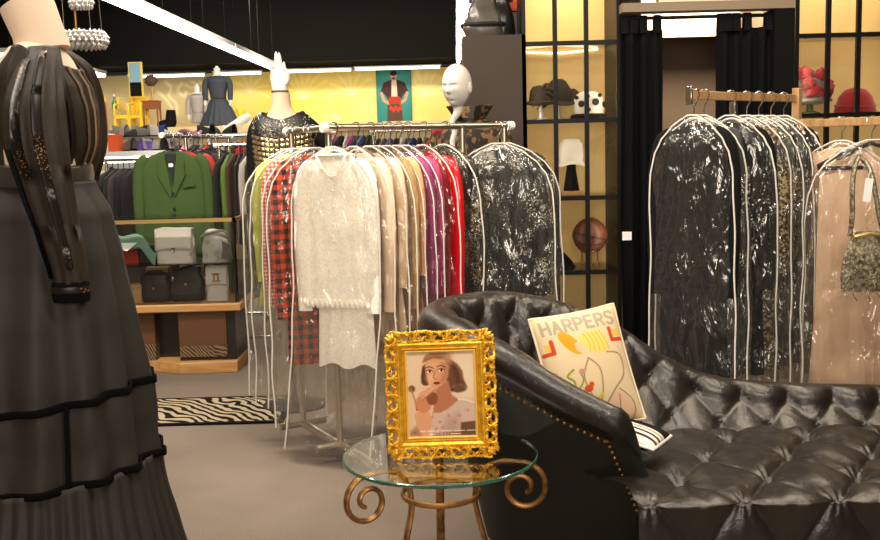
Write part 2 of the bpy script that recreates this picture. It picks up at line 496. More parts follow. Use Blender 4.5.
# ================================================================== room shell
m = MB(); m.bx(-8, 5, -3, 15.6, -.1, 0); struct('floor', m, 'carpet', smooth=0)
m = MB(); m.bx(-8, 5, -3, 15.6, 3.6, 3.7); struct('ceiling', m, 'black_ceiling', smooth=0)
YB = 15.2
zwt = at(300, 71, YB).z                       # top edge of the bright wall
xsplit = at(214, 100, YB).x
m = MB(); m.bx(-8, xsplit, YB, YB+.1, 0, zwt)
struct('wall_back_left', m, 'beige_wall', smooth=0)
# pale painted vine scrolls on the beige wall
vx0, vx1 = at(150, 90, YB).x, xsplit
vh = 1.0
p = Paint(vx1-vx0, vh, 150, 130, (206, 186, 138))
def vp(px, py): q = at(px, py, YB); return (q.x-vx0, zwt-q.z)
for pts in ([(166, 82), (171, 88), (169, 96), (176, 104), (177, 114)], [(158, 92), (165, 98), (172, 108)], [(182, 84), (178, 90), (184, 96), (186, 92)], [(186, 85), (192, 88), (196, 84), (192, 82)], [(200, 82), (206, 90), (203, 100)]):
    p.curve([vp(*c) for c in pts], .05, (232, 220, 170), soft=.03, al=.85)
m = MB(); m.grid(lambda u, v: (vx0+(vx1-vx0)*u, YB-.004, zwt-vh*v), 150, 130); struct('wall_back_vines', m, 'painted_mural', colors=p.linear(), smooth=0)
# mural wall
X0, X1, Z0 = xsplit, 1.2, 1.2
pw, ph = X1-X0, zwt-Z0
p = Paint(pw, ph, 420, 110, (238, 212, 116))
rs = random.Random(3)
for k in range(26):
    p.ell(rs.uniform(0, pw), rs.uniform(0, ph), rs.uniform(.12, .4), rs.uniform(.1, .3), (244, 226, 150) if k % 2 else (232, 194, 70), soft=.3, al=.5)
def fan(cx, cy, r, a0, a1, n):
    for i in range(n):
        a = a0+(a1-a0)*i/(n-1)
        p.curve([(cx, cy), (cx+.5*r*cos(a), cy+.5*r*sin(a)-.03), (cx+r*cos(a), cy+r*sin(a))], .028, (250, 242, 190), n=8, al=.5, soft=.04)
def mp_(px, py):
    q = at(px, py, YB); return (q.x-X0, zwt-q.z)
for (px, py, r, a0, a1, n) in [(303, 98, .42, -PI*1.05, .1, 11), (352, 95, .36, -PI, -.2, 7), (425, 96, .36, -PI*.95, 0, 9), (250, 92, .3, -PI, .3, 7), (340, 118, .25, 2.2, 3.6, 5)]:
    fan(*mp_(px, py), r, a0, a1, n)
m = MB(); m.grid(lambda u, v: (X0+pw*u, YB, zwt-ph*v), 420, 110)
struct('wall_back', m, 'painted_mural', colors=p.linear(), smooth=0)
m = MB(); m.bx(X0, 5, YB+.02, YB+.12, 0, zwt); struct('wall_back_base', m, 'beige_wall', smooth=0)
m = MB(); m.bx(-8, 5, YB-.9, YB+.1, zwt+.06, 3.6); struct('wall_back_soffit', m, 'dark_soffit', smooth=0)
m = MB(); m.bx(-8.1, -8, -3, YB, 0, 3.6); struct('wall_left', m, 'beige_wall', smooth=0)
m = MB(); m.bx(5, 5.1, -3, YB, 0, 3.6); struct('wall_right', m, 'brown_panel', smooth=0)
m = MB(); m.bx(-8, 5, -3.1, -3, 0, 3.6); struct('wall_front', m, 'beige_wall', smooth=0)
# ceiling ducts/joists
for k, Y in enumerate((9.5, 12.4)):
    m = MB(); m.bx(-8, 5, Y, Y+.14, 3.38, 3.6); struct('trim_%d' % (k+1), m, 'dark_soffit', smooth=0)
# display ledge carrying the figures along the back wall
m = MB(); m.bx(-8, 1.2, 13.6, YB, 1.72, 1.82); m.bx(-8, 1.2, 13.7, YB, 0, 1.72)
struct('trim_3', m, 'beige_wall', smooth=0)
# cove tubes above the back wall
def lamp(name, p0, p1, w, label, mtl, group, wire=True):
    p0, p1 = Vector(p0), Vector(p1); c = (p0+p1)/2
    t = root(name, c, label, 'light', group=group)
    d = (p1-p0); L_ = d.length; d.normalize()
    rz = math.atan2(d.y, d.x)
    M = Matrix.Translation(c) @ Matrix.Rotation(rz, 4, 'Z')
    h = MB(); h.box((0, 0, .03 if not wire else .045), (L_, w, .02 if not wire else .05), M=M); build('housing', h, 'fixture_white', t, world=True, smooth=0)
    tb = MB()
    for s in (-.25, .25):
        tb.tube([M @ Vector((-L_/2+.02, s*w, 0)), M @ Vector((L_/2-.02, s*w, 0))], .024 if w > .09 else .013, 8)
    build('tube', tb, mtl, t, world=True, label='glowing white tube')
    if wire:
        for s in (-.35, .35):
            wb = MB(); q = M @ Vector((s*L_, 0, .07)); wb.tube([q, (q.x, q.y, 3.6)], .004, 5)
            build('suspension_wire', wb, 'black_metal', t, world=True)
    return t
ZL = 2.62
def onzl(px, py): return onz(px, py, ZL)
# long suspended row running away to the back wall
a, b = onzl(96, -8), onzl(276, 69)
segs = 5
txt = ['nearest', 'second', 'third', 'fourth', 'farthest']
for i in range(segs):
    p0 = a.lerp(b, i/segs+.004); p1 = a.lerp(b, (i+1)/segs-.004)
    lamp('fluorescent_light', p0, p1, .12, 'suspended white fluorescent strip light, %s of the long diagonal row' % txt[i], 'fluorescent', 'fluorescent strips in the long row')
a, b = onzl(0, 54), onzl(103, 76)
for i in range(2):
    p0 = a.lerp(b, i/2+.01); p1 = a.lerp(b, (i+1)/2-.01)
    lamp('fluorescent_light', p0, p1, .14, 'white fluorescent strip light %s the tall black dress' % ('seen left of' if i == 0 else 'seen just right of the shoulder of'), 'fluorescent', 'fluorescent strips in the left row')
a, b = onzl(466, -20), onzl(461, 62)
for i in range(3):
    p0 = a.lerp(b, i/3+.01); p1 = a.lerp(b, (i+1)/3-.01)
    lamp('fluorescent_light', p0, p1, .14, 'white fluorescent strip light beside the brown partition, %s of three' % ['nearest', 'middle', 'farthest'][i], 'fluorescent', 'fluorescent strips beside the partition')
for i, (xa, xb) in enumerate(((128, 205), (213, 262), (284, 352), (354, 441))):
    ya = 77.5-(xa-128)*.034; yb_ = 77.5-(xb-128)*.034
    p0, p1 = at(xa, ya, YB-.5), at(xb, yb_, YB-.5)
    lamp('cove_light', p0, p1, .08, 'thin glowing cove tube along the back wall top, %s from the left' % ['first', 'second', 'third', 'fourth'][i], 'cove_tube', 'cove tubes above the back wall', wire=False)

# poster on the mural
q0, q1 = at(376, 70, YB-.03), at(412, 121, YB-.03)
w_, h_ = q1.x-q0.x, q0.z-q1.z
p = Paint(1, 1.42, 90, 128, (46, 128, 124))
p.ell(.5, .6, .55, .6, (70, 150, 142), soft=.5, al=.6)
p.poly([(.28, 1.42), (.3, .95), (.36, .8), (.64, .8), (.72, .95), (.74, 1.42)], (92, 62, 48))
p.poly([(.1, .62), (.2, .36), (.4, .28), (.62, .28), (.82, .36), (.92, .62), (.78, .68), (.7, .82), (.32, .82), (.24, .68)], (62, 36, 34))
p.poly([(.44, .28), (.58, .28), (.6, .74), (.42, .74)], (214, 196, 176))
p.line([(.14, .64), (.2, .84), (.34, .92)], .08, (208, 150, 116)); p.line([(.88, .64), (.82, .84), (.68, .92)], .08, (208, 150, 116))
p.poly([(.34, .74), (.68, .74), (.7, .94), (.34, .94)], (176, 52, 38))
for k in range(5): p.ell(.4+.07*k, 1.05+.05*(k % 2), .05, .07, (190, 60, 44))
p.ell(.5, .17, .095, .12, (196, 146, 114)); p.ell(.5, .1, .1, .07, (40, 28, 24)); p.ell(.5, .24, .05, .03, (90, 60, 50))
t = root('poster', (q0.x+w_/2, YB-.02, q1.z), 'teal poster of a figure in dark jacket on the yellow back wall', 'poster')
m = MB(); m.grid(lambda u, v: (q0.x+w_*u, YB-.035, q0.z-h_*v), 90, 128); build('print', m, 'printed', t, colors=p.linear(), world=True, smooth=0)
m = MB(); m.bx(q0.x-.004, q1.x+.004, YB-.033, YB, q1.z-.004, q0.z+.004); build('backing_board', m, 'black_metal', t, world=True, smooth=0)

# brown partition left of the glass cabinet
YC = 6.0
def X(px, py, Y): return at(px, py, Y).x
def Z(px, py, Y): return at(px, py, Y).z
xl, xr = X(463, 60, YC), X(526, 60, YC)
m = MB(); m.bx(xl, xr+.0, YC, YC+.42, 0, Z(495, 35, YC))
struct('wall_partition', m, 'brown_panel', smooth=0)
# ================================================================== glass display cabinets
def cabinet(vx, hy, xend, label, zt, tube_y=None):
    """vx: pixel columns of upright bars, hy: (px,py) of the shelf lines, all on the plane Y=YC"""
    xs = [X(v, 120, YC) for v in vx]
    x0, x1 = xs[0], xend
    t = root('display_cabinet', ((x0+x1)/2, YC+.2, 0), label, 'cabinet', group='glass display cabinets')
    D = .45
    m = MB()
    m.bx(x0-.018, x0+.006, YC, YC+D, 0, zt); m.bx(x1-.006, x1+.018, YC, YC+D, 0, zt)
    m.bx(x0-.018, x1+.018, YC, YC+D, zt, zt+.04); m.bx(x0-.018, x1+.018, YC, YC+D, 0, .08)
    build('carcass', m, 'black_metal', t, world=True, smooth=0)
    m = MB(); m.bx(x0, x1, YC+D-.02, YC+D, .08, zt); build('back_panel', m, 'case_back', t, world=True, smooth=0)
    for xv in xs[1:-1] if abs(xs[-1]-x1) < .02 else xs[1:]:
        m = MB(); m.bx(xv-.013, xv+.013, YC-.004, YC+.022, .08, zt); build('glazing_bar', m, 'black_metal', t, world=True, smooth=0)
    for (px, py) in hy:
        z = Z(px, py, YC)
        m = MB(); m.bx(x0+.006, x1-.006, YC-.002, YC+.02, z-.024, z+.002); build('glazing_bar', m, 'black_metal', t, world=True, smooth=0)
        m = MB(); m.bx(x0+.006, x1-.006, YC+.022, YC+D-.02, z-.006, z+.002); build('shelf', m, 'case_glass', t, world=True, smooth=0, label='clear glass shelf')
    m = MB(); m.bx(x0+.006, x1-.006, YC+.009, YC+.013, .08, zt); build('glass_pane', m, 'case_glass', t, world=True, smooth=0)
    m = MB(); m.tube([(x0+.03, YC+.05, zt-.03), (x1-.03, YC+.05, zt-.03)], .012, 8)
    build('strip_lamp', m, 'warm_tube', t, world=True)
    if tube_y:
        z = Z(570, tube_y, YC+D-.03)
        m = MB(); m.tube([(x0+.03, YC+D-.035, z), ((x0+x1)/2-.06, YC+D-.035, z-.012), ((x0+x1)/2, YC+D-.035, z-.012), (x1-.05, YC+D-.035, z+.006)], .007, 8)
        build('strip_lamp', m, 'warm_tube', t, world=True, label='thin warm glowing strip inside')
    return t
cabL = cabinet([526, 556, 587, 618], [(570, 41), (570, 119), (570, 196.5), (570, 271), (570, 346)], X(618, 120, YC), 'tall black framed glass cabinet with lit yellow back beside brown partition', 2.62, 51)
cabR = cabinet([797, 827, 857, 888, 918], [(840, 33), (840, 113), (840, 190), (840, 265), (840, 340)], X(918, 120, YC), 'black framed lit glass cabinet at far right holding red hats', 2.62)
zA, zB, zC = Z(570, 119, YC)+.002, Z(570, 196.5, YC)+.002, Z(570, 271, YC)+.002
YI = YC+.2
def hatpos(px, z): 
    q = at(px, 150, YI); return (q.x, YI, z)
# plumed brown hat on a clear stand
t = root('hat', hatpos(541, zA), 'brown feathered hat on a glass stand at the left of the cabinet', 'hat', group='hats in the left cabinet')
m = MB(); m.lathe([(.045, 0), (.045, .008), (.018, .014), (.014, .09), (.03, .1)], n=16); build('stand', m, 'crystal', t)
m = MB(); m.lathe([(.05, .09), (.1, .098), (.105, .108), (.07, .12), (.062, .18), (.045, .205), (.005, .212)], n=20); build('crown', m, 'felt_dark', t)
for k in range(7):
    a = -1.9+k*.42
    m = MB(); P = [(-.02, -.02, .13), (-.02+.05*cos(a), -.04, .15+.05*sin(a)+.03), (-.02+.1*cos(a), -.05, .16+.09*sin(a))]
    m.tube(catmull(P, 8), [.01, .022, .028, .028, .026, .02, .012, .003], 8, flat=(1, .35, (0, 1, 0))); build('feather', m, 'feather_brown', t)
t = root('hat', (hatpos(560, zA)[0], YI+.06, zA), 'dark brown felt hat with upturned brim in the middle pane', 'hat', group='hats in the left cabinet')
m = MB(); m.lathe([(.05, 0), (.05, .006), (.015, .012), (.012, .1), (.03, .11)], n=16); build('stand', m, 'mannequin_white', t, label='white hat stand')
m = MB(); m.grid(lambda u, v: ((.06+.07*v)*cos(2*PI*u), (.06+.05*v)*sin(2*PI*u), .115+.05*v*v*sin(2*PI*u+1)+.03*v*sin(4*PI*u)), 32, 8, wu=True); build('brim', m, 'felt_dark', t, solid=.006)
m = MB(); m.lathe([(.08, .11), (.082, .15), (.078, .19), (.05, .235), (.03, .25), (.003, .25)], n=20); build('crown', m, 'felt_dark', t)
t = root('hat', hatpos(589, zA), 'white polka dot pillbox hat with black brim in the right panes', 'hat', group='hats in the left cabinet')
m = MB(); m.lathe([(.1, 0), (.112, .008), (.112, .022), (.09, .032)], n=28); build('brim', m, 'black_cloth', t)
m = MB(); m.lathe([(.09, .03), (.094, .06), (.088, .12), (.075, .15), (.04, .165), (.003, .166)], n=28); crown_ = build('crown', m, 'white_straw', t)
for (a, z, s) in [(-2.2, .09, .02), (-1.25, .1, .022), (-.4, .085, .018), (-1.75, .135, .012), (-.9, .14, .012), (-2.6, .13, .012), (-1.7, .055, .012)]:
    m = MB(); m.ell((.092*cos(a), .092*sin(a), z), (s, .005, s), M=None) if False else m.tube([(.088*cos(a), .088*sin(a), z), (.098*cos(a), .098*sin(a), z)], s, 12); nest(build('dot', m, 'ball_seam', t, label='dark round dot'), crown_)
# white draped hat on tapered black stand
t = root('hat', hatpos(571, zB), 'white wide hat on a black tapered stand with wooden base', 'hat', group='hats in the left cabinet')
m = MB(); m.box((0, 0, .012), (.13, .12, .024)); build('base', m, 'oak', t, bevel=.003, label='square wooden base')
m = MB(); m.lathe([(.05, .024), (.03, .15), (.028, .17), (.035, .19)], n=4); build('stand', m, 'black_metal', t, smooth=0)
m = MB(); m.lathe([(.05, .185), (.072, .19), (.076, .24), (.07, .31), (.05, .34), (.003, .345)], n=28); build('crown', m, 'white_straw', t)
m = MB(); m.grid(lambda u, v: ((.07+.025*v)*cos(2*PI*u), (.07+.025*v)*sin(2*PI*u), .2-.02*v+.008*sin(6*PI*u)), 36, 6, wu=True); build('brim', m, 'white_straw', t, solid=.004)
# leather ball
rb = 17.5*YI/1000
q = at(590, 235.5, YI)
t = root('basketball', (q.x, YI, zC+rb), 'brown leather ball on the cabinet shelf behind the chaise', 'ball')
m = MB(); m.ell((0, 0, 0), (rb, rb, rb), 32, 20); build('shell', m, 'ball_leather', t)
m = MB()
for ax in range(3):
    pts = [(rb*1.0*cos(2*PI*i/40), rb*1.0*sin(2*PI*i/40), 0) for i in range(40)]
    M = (Matrix.Rotation(.25, 4, 'Y'), Matrix.Rotation(PI/2, 4, 'X') @ Matrix.Rotation(.3, 4, 'Y'), Matrix.Rotation(.5, 4, 'X'))[ax]
    m.tube(pts, .0035, 6, closed=True, M=M)
build('seam', m, 'ball_seam', t)
# ball rests in a ring so it stands above the shelf line seen in the photo
dz = q.z-(zC+rb)
if dz > .01:
    t.location.z = q.z
    s = root('ball_stand', (q.x, YI, zC), 'small ring stand under the brown leather ball', 'stand')
    m = MB(); m.tube([(.055*cos(2*PI*i/24), .055*sin(2*PI*i/24), q.z-zC-rb*.86) for i in range(24)], .005, 6, closed=True)
    for i in range(3):
        a = 2*PI*i/3+.5; m.tube([(.055*cos(a), .055*sin(a), q.z-zC-rb*.86), (.06*cos(a), .06*sin(a), .001)], .004, 6)
    build('ring', m, 'brass', s)
t = root('shoe', hatpos(565, zC), 'black shoe on the shelf left of the leather ball', 'shoe')
m = MB()
m.grid(lambda u, v: ((-.05+.1*v), .028*(1-.4*v)*cos(PI*u)*(1-v**6), .012+(.1-.075*v+.03*(1-v)**3)*sin(PI*u)*(1-v**8)), 14, 16, capu=False); build('upper', m, 'black_cloth', t)
m = MB(); m.box((0, 0, .006), (.11, .05, .012)); build('sole', m, 'black_metal', t, bevel=.003)
# right cabinet: floral hat and red cloche
zR = Z(840, 113, YC)+.002
t = root('hat', hatpos(809, zR), 'rose covered floral hat in the right hand cabinet', 'hat', group='hats in the right cabinet')
m = MB(); m.lathe([(.06, 0), (.06, .01), (.02, .02), (.018, .06), (.04, .07)], n=16); build('stand', m, 'leaf_green', t, label='green stand')
m = MB(); m.lathe([(.06, .06), (.13, .075), (.13, .09), (.1, .1), (.095, .2), (.06, .24), (.003, .25)], n=24); crown_ = build('crown', m, 'grey_item', t, label='dusky crown under the flowers')
rs = random.Random(5)
for k in range(26):
    a = rs.uniform(-PI, 0.2); z = rs.uniform(.1, .26); r = .105 if z < .2 else .07
    c = (r*cos(a), r*sin(a), z); s = rs.uniform(.024, .04)
    m = MB(); m.ell(c, (s, s, s), 10, 7, fn=lambda p: p*(1+.18*sin(7*p.x+9*p.z)+.12*cos(11*p.y)))
    nest(build('flower', m, 'rose_petal' if k % 4 else 'red_felt', t), crown_)
t = root('hat', hatpos(854, zR), 'bright red felt cloche hat in the right hand cabinet', 'hat', group='hats in the right cabinet')
m = MB(); m.lathe([(.115, 0), (.125, .01), (.115, .05), (.1, .1), (.065, .14), (.02, .155), (.003, .156)], n=28, sy=.9); build('crown', m, 'red_felt', t)
m = MB(); m.tube([(.118*cos(2*PI*i/30), .106*sin(2*PI*i/30), .045+.012*sin(2*PI*i/30)) for i in range(30)], .007, 6, closed=True); build('band', m, 'red_felt', t)

# ================================================================== handbags on top of the partition
zp = Z(495, 35, YC)
t = root('handbag', (X(484, 30, YC+.15), YC+.17, zp), 'grey brown handbag on top of the brown partition', 'handbag', group='bags on the partition')
def slouch(w, d, h, seed, sq=3.0, top=.55):
    def fn(u, v):
        a = 2*PI*u; z = v
        c, s_ = cos(a), sin(a)
        f = (1-(1-top)*z**1.6)*(.85+.15*sin(PI*min(1, z*1.3)))*(1 if z < .97 else .6)
        x = math.copysign(abs(c)**(2/sq), c)*w/2*f; y = math.copysign(abs(s_)**(2/sq), s_)*d/2*f
        n = noise.noise(Vector((x*14+seed, y*14, z*h*12)))*.02
        return (x+n, y+n*.6, h*z*(1+.12*noise.noise(Vector((x*7, seed, 0)))))
    return fn
m = MB(); m.grid(slouch(.26, .2, .24, 2), 36, 16, wu=True); m.f.append(tuple(i*16+15 for i in range(36))); build('body', m, 'slate_gloss', t)
m = MB(); m.tube(catmull([(-.08, 0, .21), (-.06, 0, .3), (0, 0, .33), (.06, 0, .3), (.08, 0, .21)], 16), .011, 8); build('handle', m, 'dark_leather', t)
m = MB(); m.tube([(.13*cos(2*PI*i/30), .1*sin(2*PI*i/30), .075) for i in range(30)], .016, 6, closed=True); build('band', m, 'dark_leather', t)
t = root('handbag', (X(502, 30, YC+.15), YC+.2, zp), 'glossy black handbag beside the grey brown one on the partition', 'handbag', group='bags on the partition')
m = MB(); m.grid(slouch(.16, .17, .25, 9, 2.4, .7), 32, 16, wu=True); m.f.append(tuple(i*16+15 for i in range(32))); build('body', m, 'dark_smoke', t)
m = MB(); m.tube(catmull([(-.06, -.02, .2), (-.05, -.03, .29), (.02, -.03, .31), (.06, -.02, .21)], 16), .012, 8); build('handle', m, 'dark_smoke', t)
t = root('box', (X(517, 10, YC+.3), YC+.36, zp), 'orange box behind the handbags on the partition', 'box', group='bags on the partition')
zo0 = Z(516, 12, YC+.36)-zp
m = MB(); m.box((-.01, 0, zo0/2-.003), (.1, .1, zo0-.006)); build('base', m, 'grey_item', t, bevel=.004, label='grey lower box')
m = MB(); m.box((-.02, 0, zo0+.05), (.14, .1, .1)); build('lid', m, 'orange_box', t, bevel=.004, label='orange upper part')

# ================================================================== fitting booth
YF = 5.95
bx0, bx1 = X(619, 60, YF)+.01, X(796, 60, YF)-.03
zb0, zb1 = Z(700, 11.5, YF), Z(700, 2.5, YF)
m = MB(); m.bx(bx0, bx1, YF-.06, YF+.06, zb0, zb1); struct('trim_5', m, 'beam', smooth=0)
m = MB(); m.bx(bx0, bx1, YF-.03, YF+.03, zb1+.03, 3.6); struct('wall_booth_header', m, 'black_ceiling', smooth=0)
m = MB(); m.bx(X(657, 1, YF), bx1-.1, YF-.05, YF+.03, zb1+.001, zb1+.03); struct('trim_6', m, 'booth_white', smooth=0)
YW = 7.5
m = MB(); m.bx(X(610, 90, YW), X(810, 90, YW), YW, YW+.1, 0, 2.6); struct('wall_booth_back', m, 'booth_wall', smooth=0)
m = MB(); m.bx(bx0-.06, bx0-.0, YC+.46, YW, 0, 2.6); struct('wall_booth_left', m, 'booth_wall', smooth=0)
m = MB(); m.bx(bx1+.0, bx1+.06, YC+.46, YW, 0, 2.6); struct('wall_booth_right', m, 'booth_wall', smooth=0)
m = MB(); m.bx(X(640, 20, 7.0), X(780, 20, 7.0), 6.95, 7.0, Z(690, 37.5, 7.0), 2.62); struct('trim_7', m, 'booth_white', smooth=0)
m = MB(); m.bx(X(771, 60, YF), bx1, YF-.06, YF+.08, 0, zb0); struct('trim_8', m, 'dark_soffit', smooth=0)
zr = zb0-.03
t = root('curtain_rod', ((bx0+bx1)/2, YF, zr), 'slim curtain rod under the fitting booth beam', 'curtain rod')
m = MB(); m.tube([(bx0+.005, YF, zr), (X(771, 60, YF)-.005, YF, zr)], .011, 10); build('rod', m, 'black_metal', t, world=True)
def curtain(pxa, pxb, label, tabs, ph):
    xa, xb = X(pxa, 60, YF), X(pxb, 60, YF)
    t = root('curtain', ((xa+xb)/2, YF, 0), label, 'curtain', group='black booth curtains')
    zt = Z(690, 29, YF)
    def fn(u, v):
        z = zt*(1-v)+.02*v
        x = xa+(xb-xa)*u; k = (xb-xa)/.075
        return (x+.008*sin(9*v+u*7)*(v), YF+.03*sin(2*PI*u*k+ph)*(.6+.4*v)+.01*sin(5*u*k+v*3), z)
    m = MB(); m.grid(fn, 90, 24); cloth_ = build('cloth', m, 'curtain_black', t, world=True, solid=.004)
    for tb in tabs:
        w = .022
        x = X(tb, 20, YF)
        m = MB(); m.tube([(x, YF-.028, zt-.02), (x, YF-.016, zr+.0), (x, YF-.008, zr+.015), (x, YF+.008, zr+.015), (x, YF+.016, zr), (x, YF+.028, zt-.02)], .02, 8, flat=(1.1, .12, (1, 0, 0))); nest(build('tab', m, 'curtain_black', t, world=True), cloth_)
    return t
curtain(621, 663, 'black tab top curtain at the left of the fitting booth', [624, 633, 643, 657], 0)
curtain(717, 770, 'black tab top curtain at the right of the fitting booth', [721, 728, 736, 747, 768], 1.3)
t = root('tag', at(627, 236, YF-.07), 'small pale card pinned on the black curtain left edge', 'tag')
m = MB(); m.box((0, 0, 0), (.055, .003, .05)); build('card', m, 'white_paper', t, smooth=0)
m = MB(); m.tube([(0, 0, .02), (.0, .04, .03)], .0015, 5); build('pin', m, 'chrome', t)

# ================================================================== corner display counter with handbags
YD = 6.5
ZT, ZS, ZD = Z(180, 219, YD), Z(165, 265, YD), Z(185, 304, YD)
cx1 = X(236, 260, YD); cx0 = cx1-1.25; DD = .46
ct = root('display_counter', ((cx0+cx1)/2, YD+DD/2, 0), 'glass display counter of handbags with gold trim and wooden deck', 'counter')
m = MB()
for (a, b) in (((cx0, YD), (cx1, YD)), ((cx1, YD), (cx1, YD+DD)), ((cx1, YD+DD), (cx0, YD+DD)), ((cx0, YD+DD), (cx0, YD))):
    m.box(((a[0]+b[0])/2, (a[1]+b[1])/2, ZT-.012), (abs(a[0]-b[0])+.024, abs(a[1]-b[1])+.024, .024))
build('gold_rim', m, 'gold_trim', ct, world=True, smooth=0)
m = MB(); m.bx(cx0, cx1, YD, YD+DD, ZT, ZT+.006); build('glass_top', m, 'case_glass', ct, world=True, smooth=0)
for nm, (a0, a1, b0, b1) in (('glass_pane', (cx0+.012, cx1-.012, YD-.003, YD+.003)), ('glass_pane', (cx1-.003, cx1+.003, YD+.012, YD+DD-.012)), ('glass_pane', (cx0+.012, cx1-.012, YD+DD-.003, YD+DD+.003))):
    m = MB(); m.bx(a0, a1, b0, b1, ZD, ZT-.024); build(nm, m, 'case_glass', ct, world=True, smooth=0)
m = MB(); m.bx(cx0+.01, cx1-.02, YD+.02, YD+DD-.01, ZS-.008, ZS); build('glass_shelf', m, 'case_glass', ct, world=True, smooth=0)
m = MB(); m.bx(cx1-.02, cx1-.008, YD+.008, YD+.02, ZD, ZT-.024); m.bx(cx1-.02, cx1-.008, YD+DD-.02, YD+DD-.008, ZD, ZT-.024); build('corner_post', m, 'dark_smoke', ct, world=True, smooth=0)
m = MB(); m.bx(cx0-.02, cx1+.02, YD-.03, YD+DD+.03, ZD-.05, ZD); build('deck', m, 'oak', ct, world=True, bevel=.006, label='light wooden deck')
zpl = Z(200, 361, YD)
pxa, pxb = X(178, 330, YD), X(226, 330, YD)
m = MB(); m.bx(pxa, pxb+.06, YD+.02, YD+DD-.02, zpl, ZD-.05); build('pedestal', m, 'dark_smoke', ct, world=True, smooth=0)
m = MB(); m.bx(pxa+.003, pxb, YD+.008, YD+.02, Z(200, 346, YD), ZD-.05); build('mirror_panel', m, 'bronze_mirror', ct, world=True, smooth=0, label='bronze mirrored panel')
m = MB(); m.bx(pxa+.003, pxb, YD+.008, YD+.02, Z(200, 357, YD), Z(200, 346, YD)); build('patterned_band', m, 'striped_band', ct, world=True, smooth=0, label='animal striped band')
pxc = X(152, 330, YD)
m = MB(); m.bx(cx0+.1, pxa, YD+.16, YD+DD-.02, zpl, ZD-.05); build('pedestal', m, 'dark_smoke', ct, world=True, smooth=0)
m = MB(); m.bx(cx0+.1, pxc, YD+.06, YD+.16, Z(145, 346, YD), ZD-.05); build('mirror_panel', m, 'bronze_mirror', ct, world=True, smooth=0, label='bronze mirrored panel')
m = MB(); m.bx(cx0+.1, pxc, YD+.06, YD+.16, zpl, Z(145, 346, YD)); build('patterned_band', m, 'striped_band', ct, world=True, smooth=0, label='animal striped band')
m = MB()
pl = [(cx0+.05, YD+.1), (X(150, 365, YD), YD+.06), (X(183, 372, YD), YD-.06), (pxb+.07, YD-.03), (pxb+.07, YD+DD-.02), (cx0+.05, YD+DD-.02)]
m.add([(x, y, 0) for x, y in pl]+[(x, y, zpl) for x, y in pl], [(5, 4, 3, 2, 1, 0), (6, 7, 8, 9, 10, 11)]+[(i, (i+1) % 6, 6+(i+1) % 6, 6+i) for i in range(6)])
build('plinth', m, 'oak', ct, world=True, bevel=.005)

def emblem(mb, r, M):
    for s in (-1, 1):
        pts = [(s*r*.42+s*r*cos(a), 0, r*sin(a)) for a in [math.radians(50+260*i/20) for i in range(21)]]
        mb.tube(pts, r*.17, 6, M=M)
def flapbag(px, py0, py1, w, z, Y, label, rz=0, lean=0, d=.09, emb='emblem_gold', er=.016, flap=.62, m_='white_leather', ez=.42):
    h = (py1-py0)*Y/1000
    x = X(px, py1, Y)
    t = root('handbag', (x, Y, z), label, 'handbag', group='handbags in the display counter', rot=(lean, 0, rz))
    m = MB()
    def fn(u, v):
        a = 2*PI*u; c, s = cos(a), sin(a)
        k = 1-.35*v
        return (math.copysign(abs(c)**.35, c)*w/2*(1-.04*v), math.copysign(abs(s)**.5, s)*d/2*k, h*v*.97+.0)
    m.grid(fn, 40, 10, wu=True); m.f.append(tuple(i*10+9 for i in range(40))); m.f.append(tuple(i*10 for i in range(40)))
    build('body', m, m_, t)
    m = MB()
    m.grid(lambda u, v: ((u-.5)*w*.97, (d*.28 if v < .2 else -d*(.36+.17*min(1, (v-.2)/.8))-.004)*(1 if v > .25 or v < .15 else 1), (h*(1-.01) if v < .25 else h*(1-flap*(v-.25)/.75))+(.008*math.cos((u-.5)*PI) if v > .9 else 0)), 16, 12)
    flap_ = build('flap', m, m_, t, solid=.007)
    m = MB(); M = Matrix.Translation((0, -d*.5-.012, h*ez)) @ Matrix.Scale(1, 4); emblem(m, er, M); nest(build('clasp', m, emb, t, label='two interlocking rounded letters as a metal clasp'), flap_)
    m = MB(); m.tube(catmull([(-w*.4, 0, h*.96), (-w*.3, -.02, h*1.02), (w*.1, -.025, h*.99), (w*.4, 0, h*.96), (w*.5, -.02, h*.5), (w*.42, -d*.6, h*.25)], 30), .006, 6); build('strap', m, m_, t)
    return t
YH = YD+.17
flapbag(177, 231, 265, .25, ZS, YH, 'white leather flap handbag with interlocking clasp on counter glass shelf', d=.13, emb='chrome', er=.013, ez=.38)
t = root('handbag', (X(217, 260, YH), YH, ZS), 'slouchy silver white handbag at the right of the counter shelf', 'handbag', group='handbags in the display counter')
m = MB(); m.grid(slouch(.23, .17, .215, 31, 2.6, .6), 40, 18, wu=True); m.f.append(tuple(i*18+17 for i in range(40))); build('body', m, 'silver_leather', t)
m = MB(); m.tube(catmull([(-.1, -.04, .1), (-.08, -.06, .17), (0, -.07, .2), (.08, -.06, .2), (.1, -.04, .12)], 16), .009, 6); build('handle', m, 'grey_item', t)
m = MB()
for k in range(8): m.tube(catmull([(.06+.008*k, -.085, .14-.004*k), (.065+.008*k, -.1, .08), (.05+.011*k, -.1, .02)], 8), .003, 5)
build('fringe', m, 'grey_item', t)
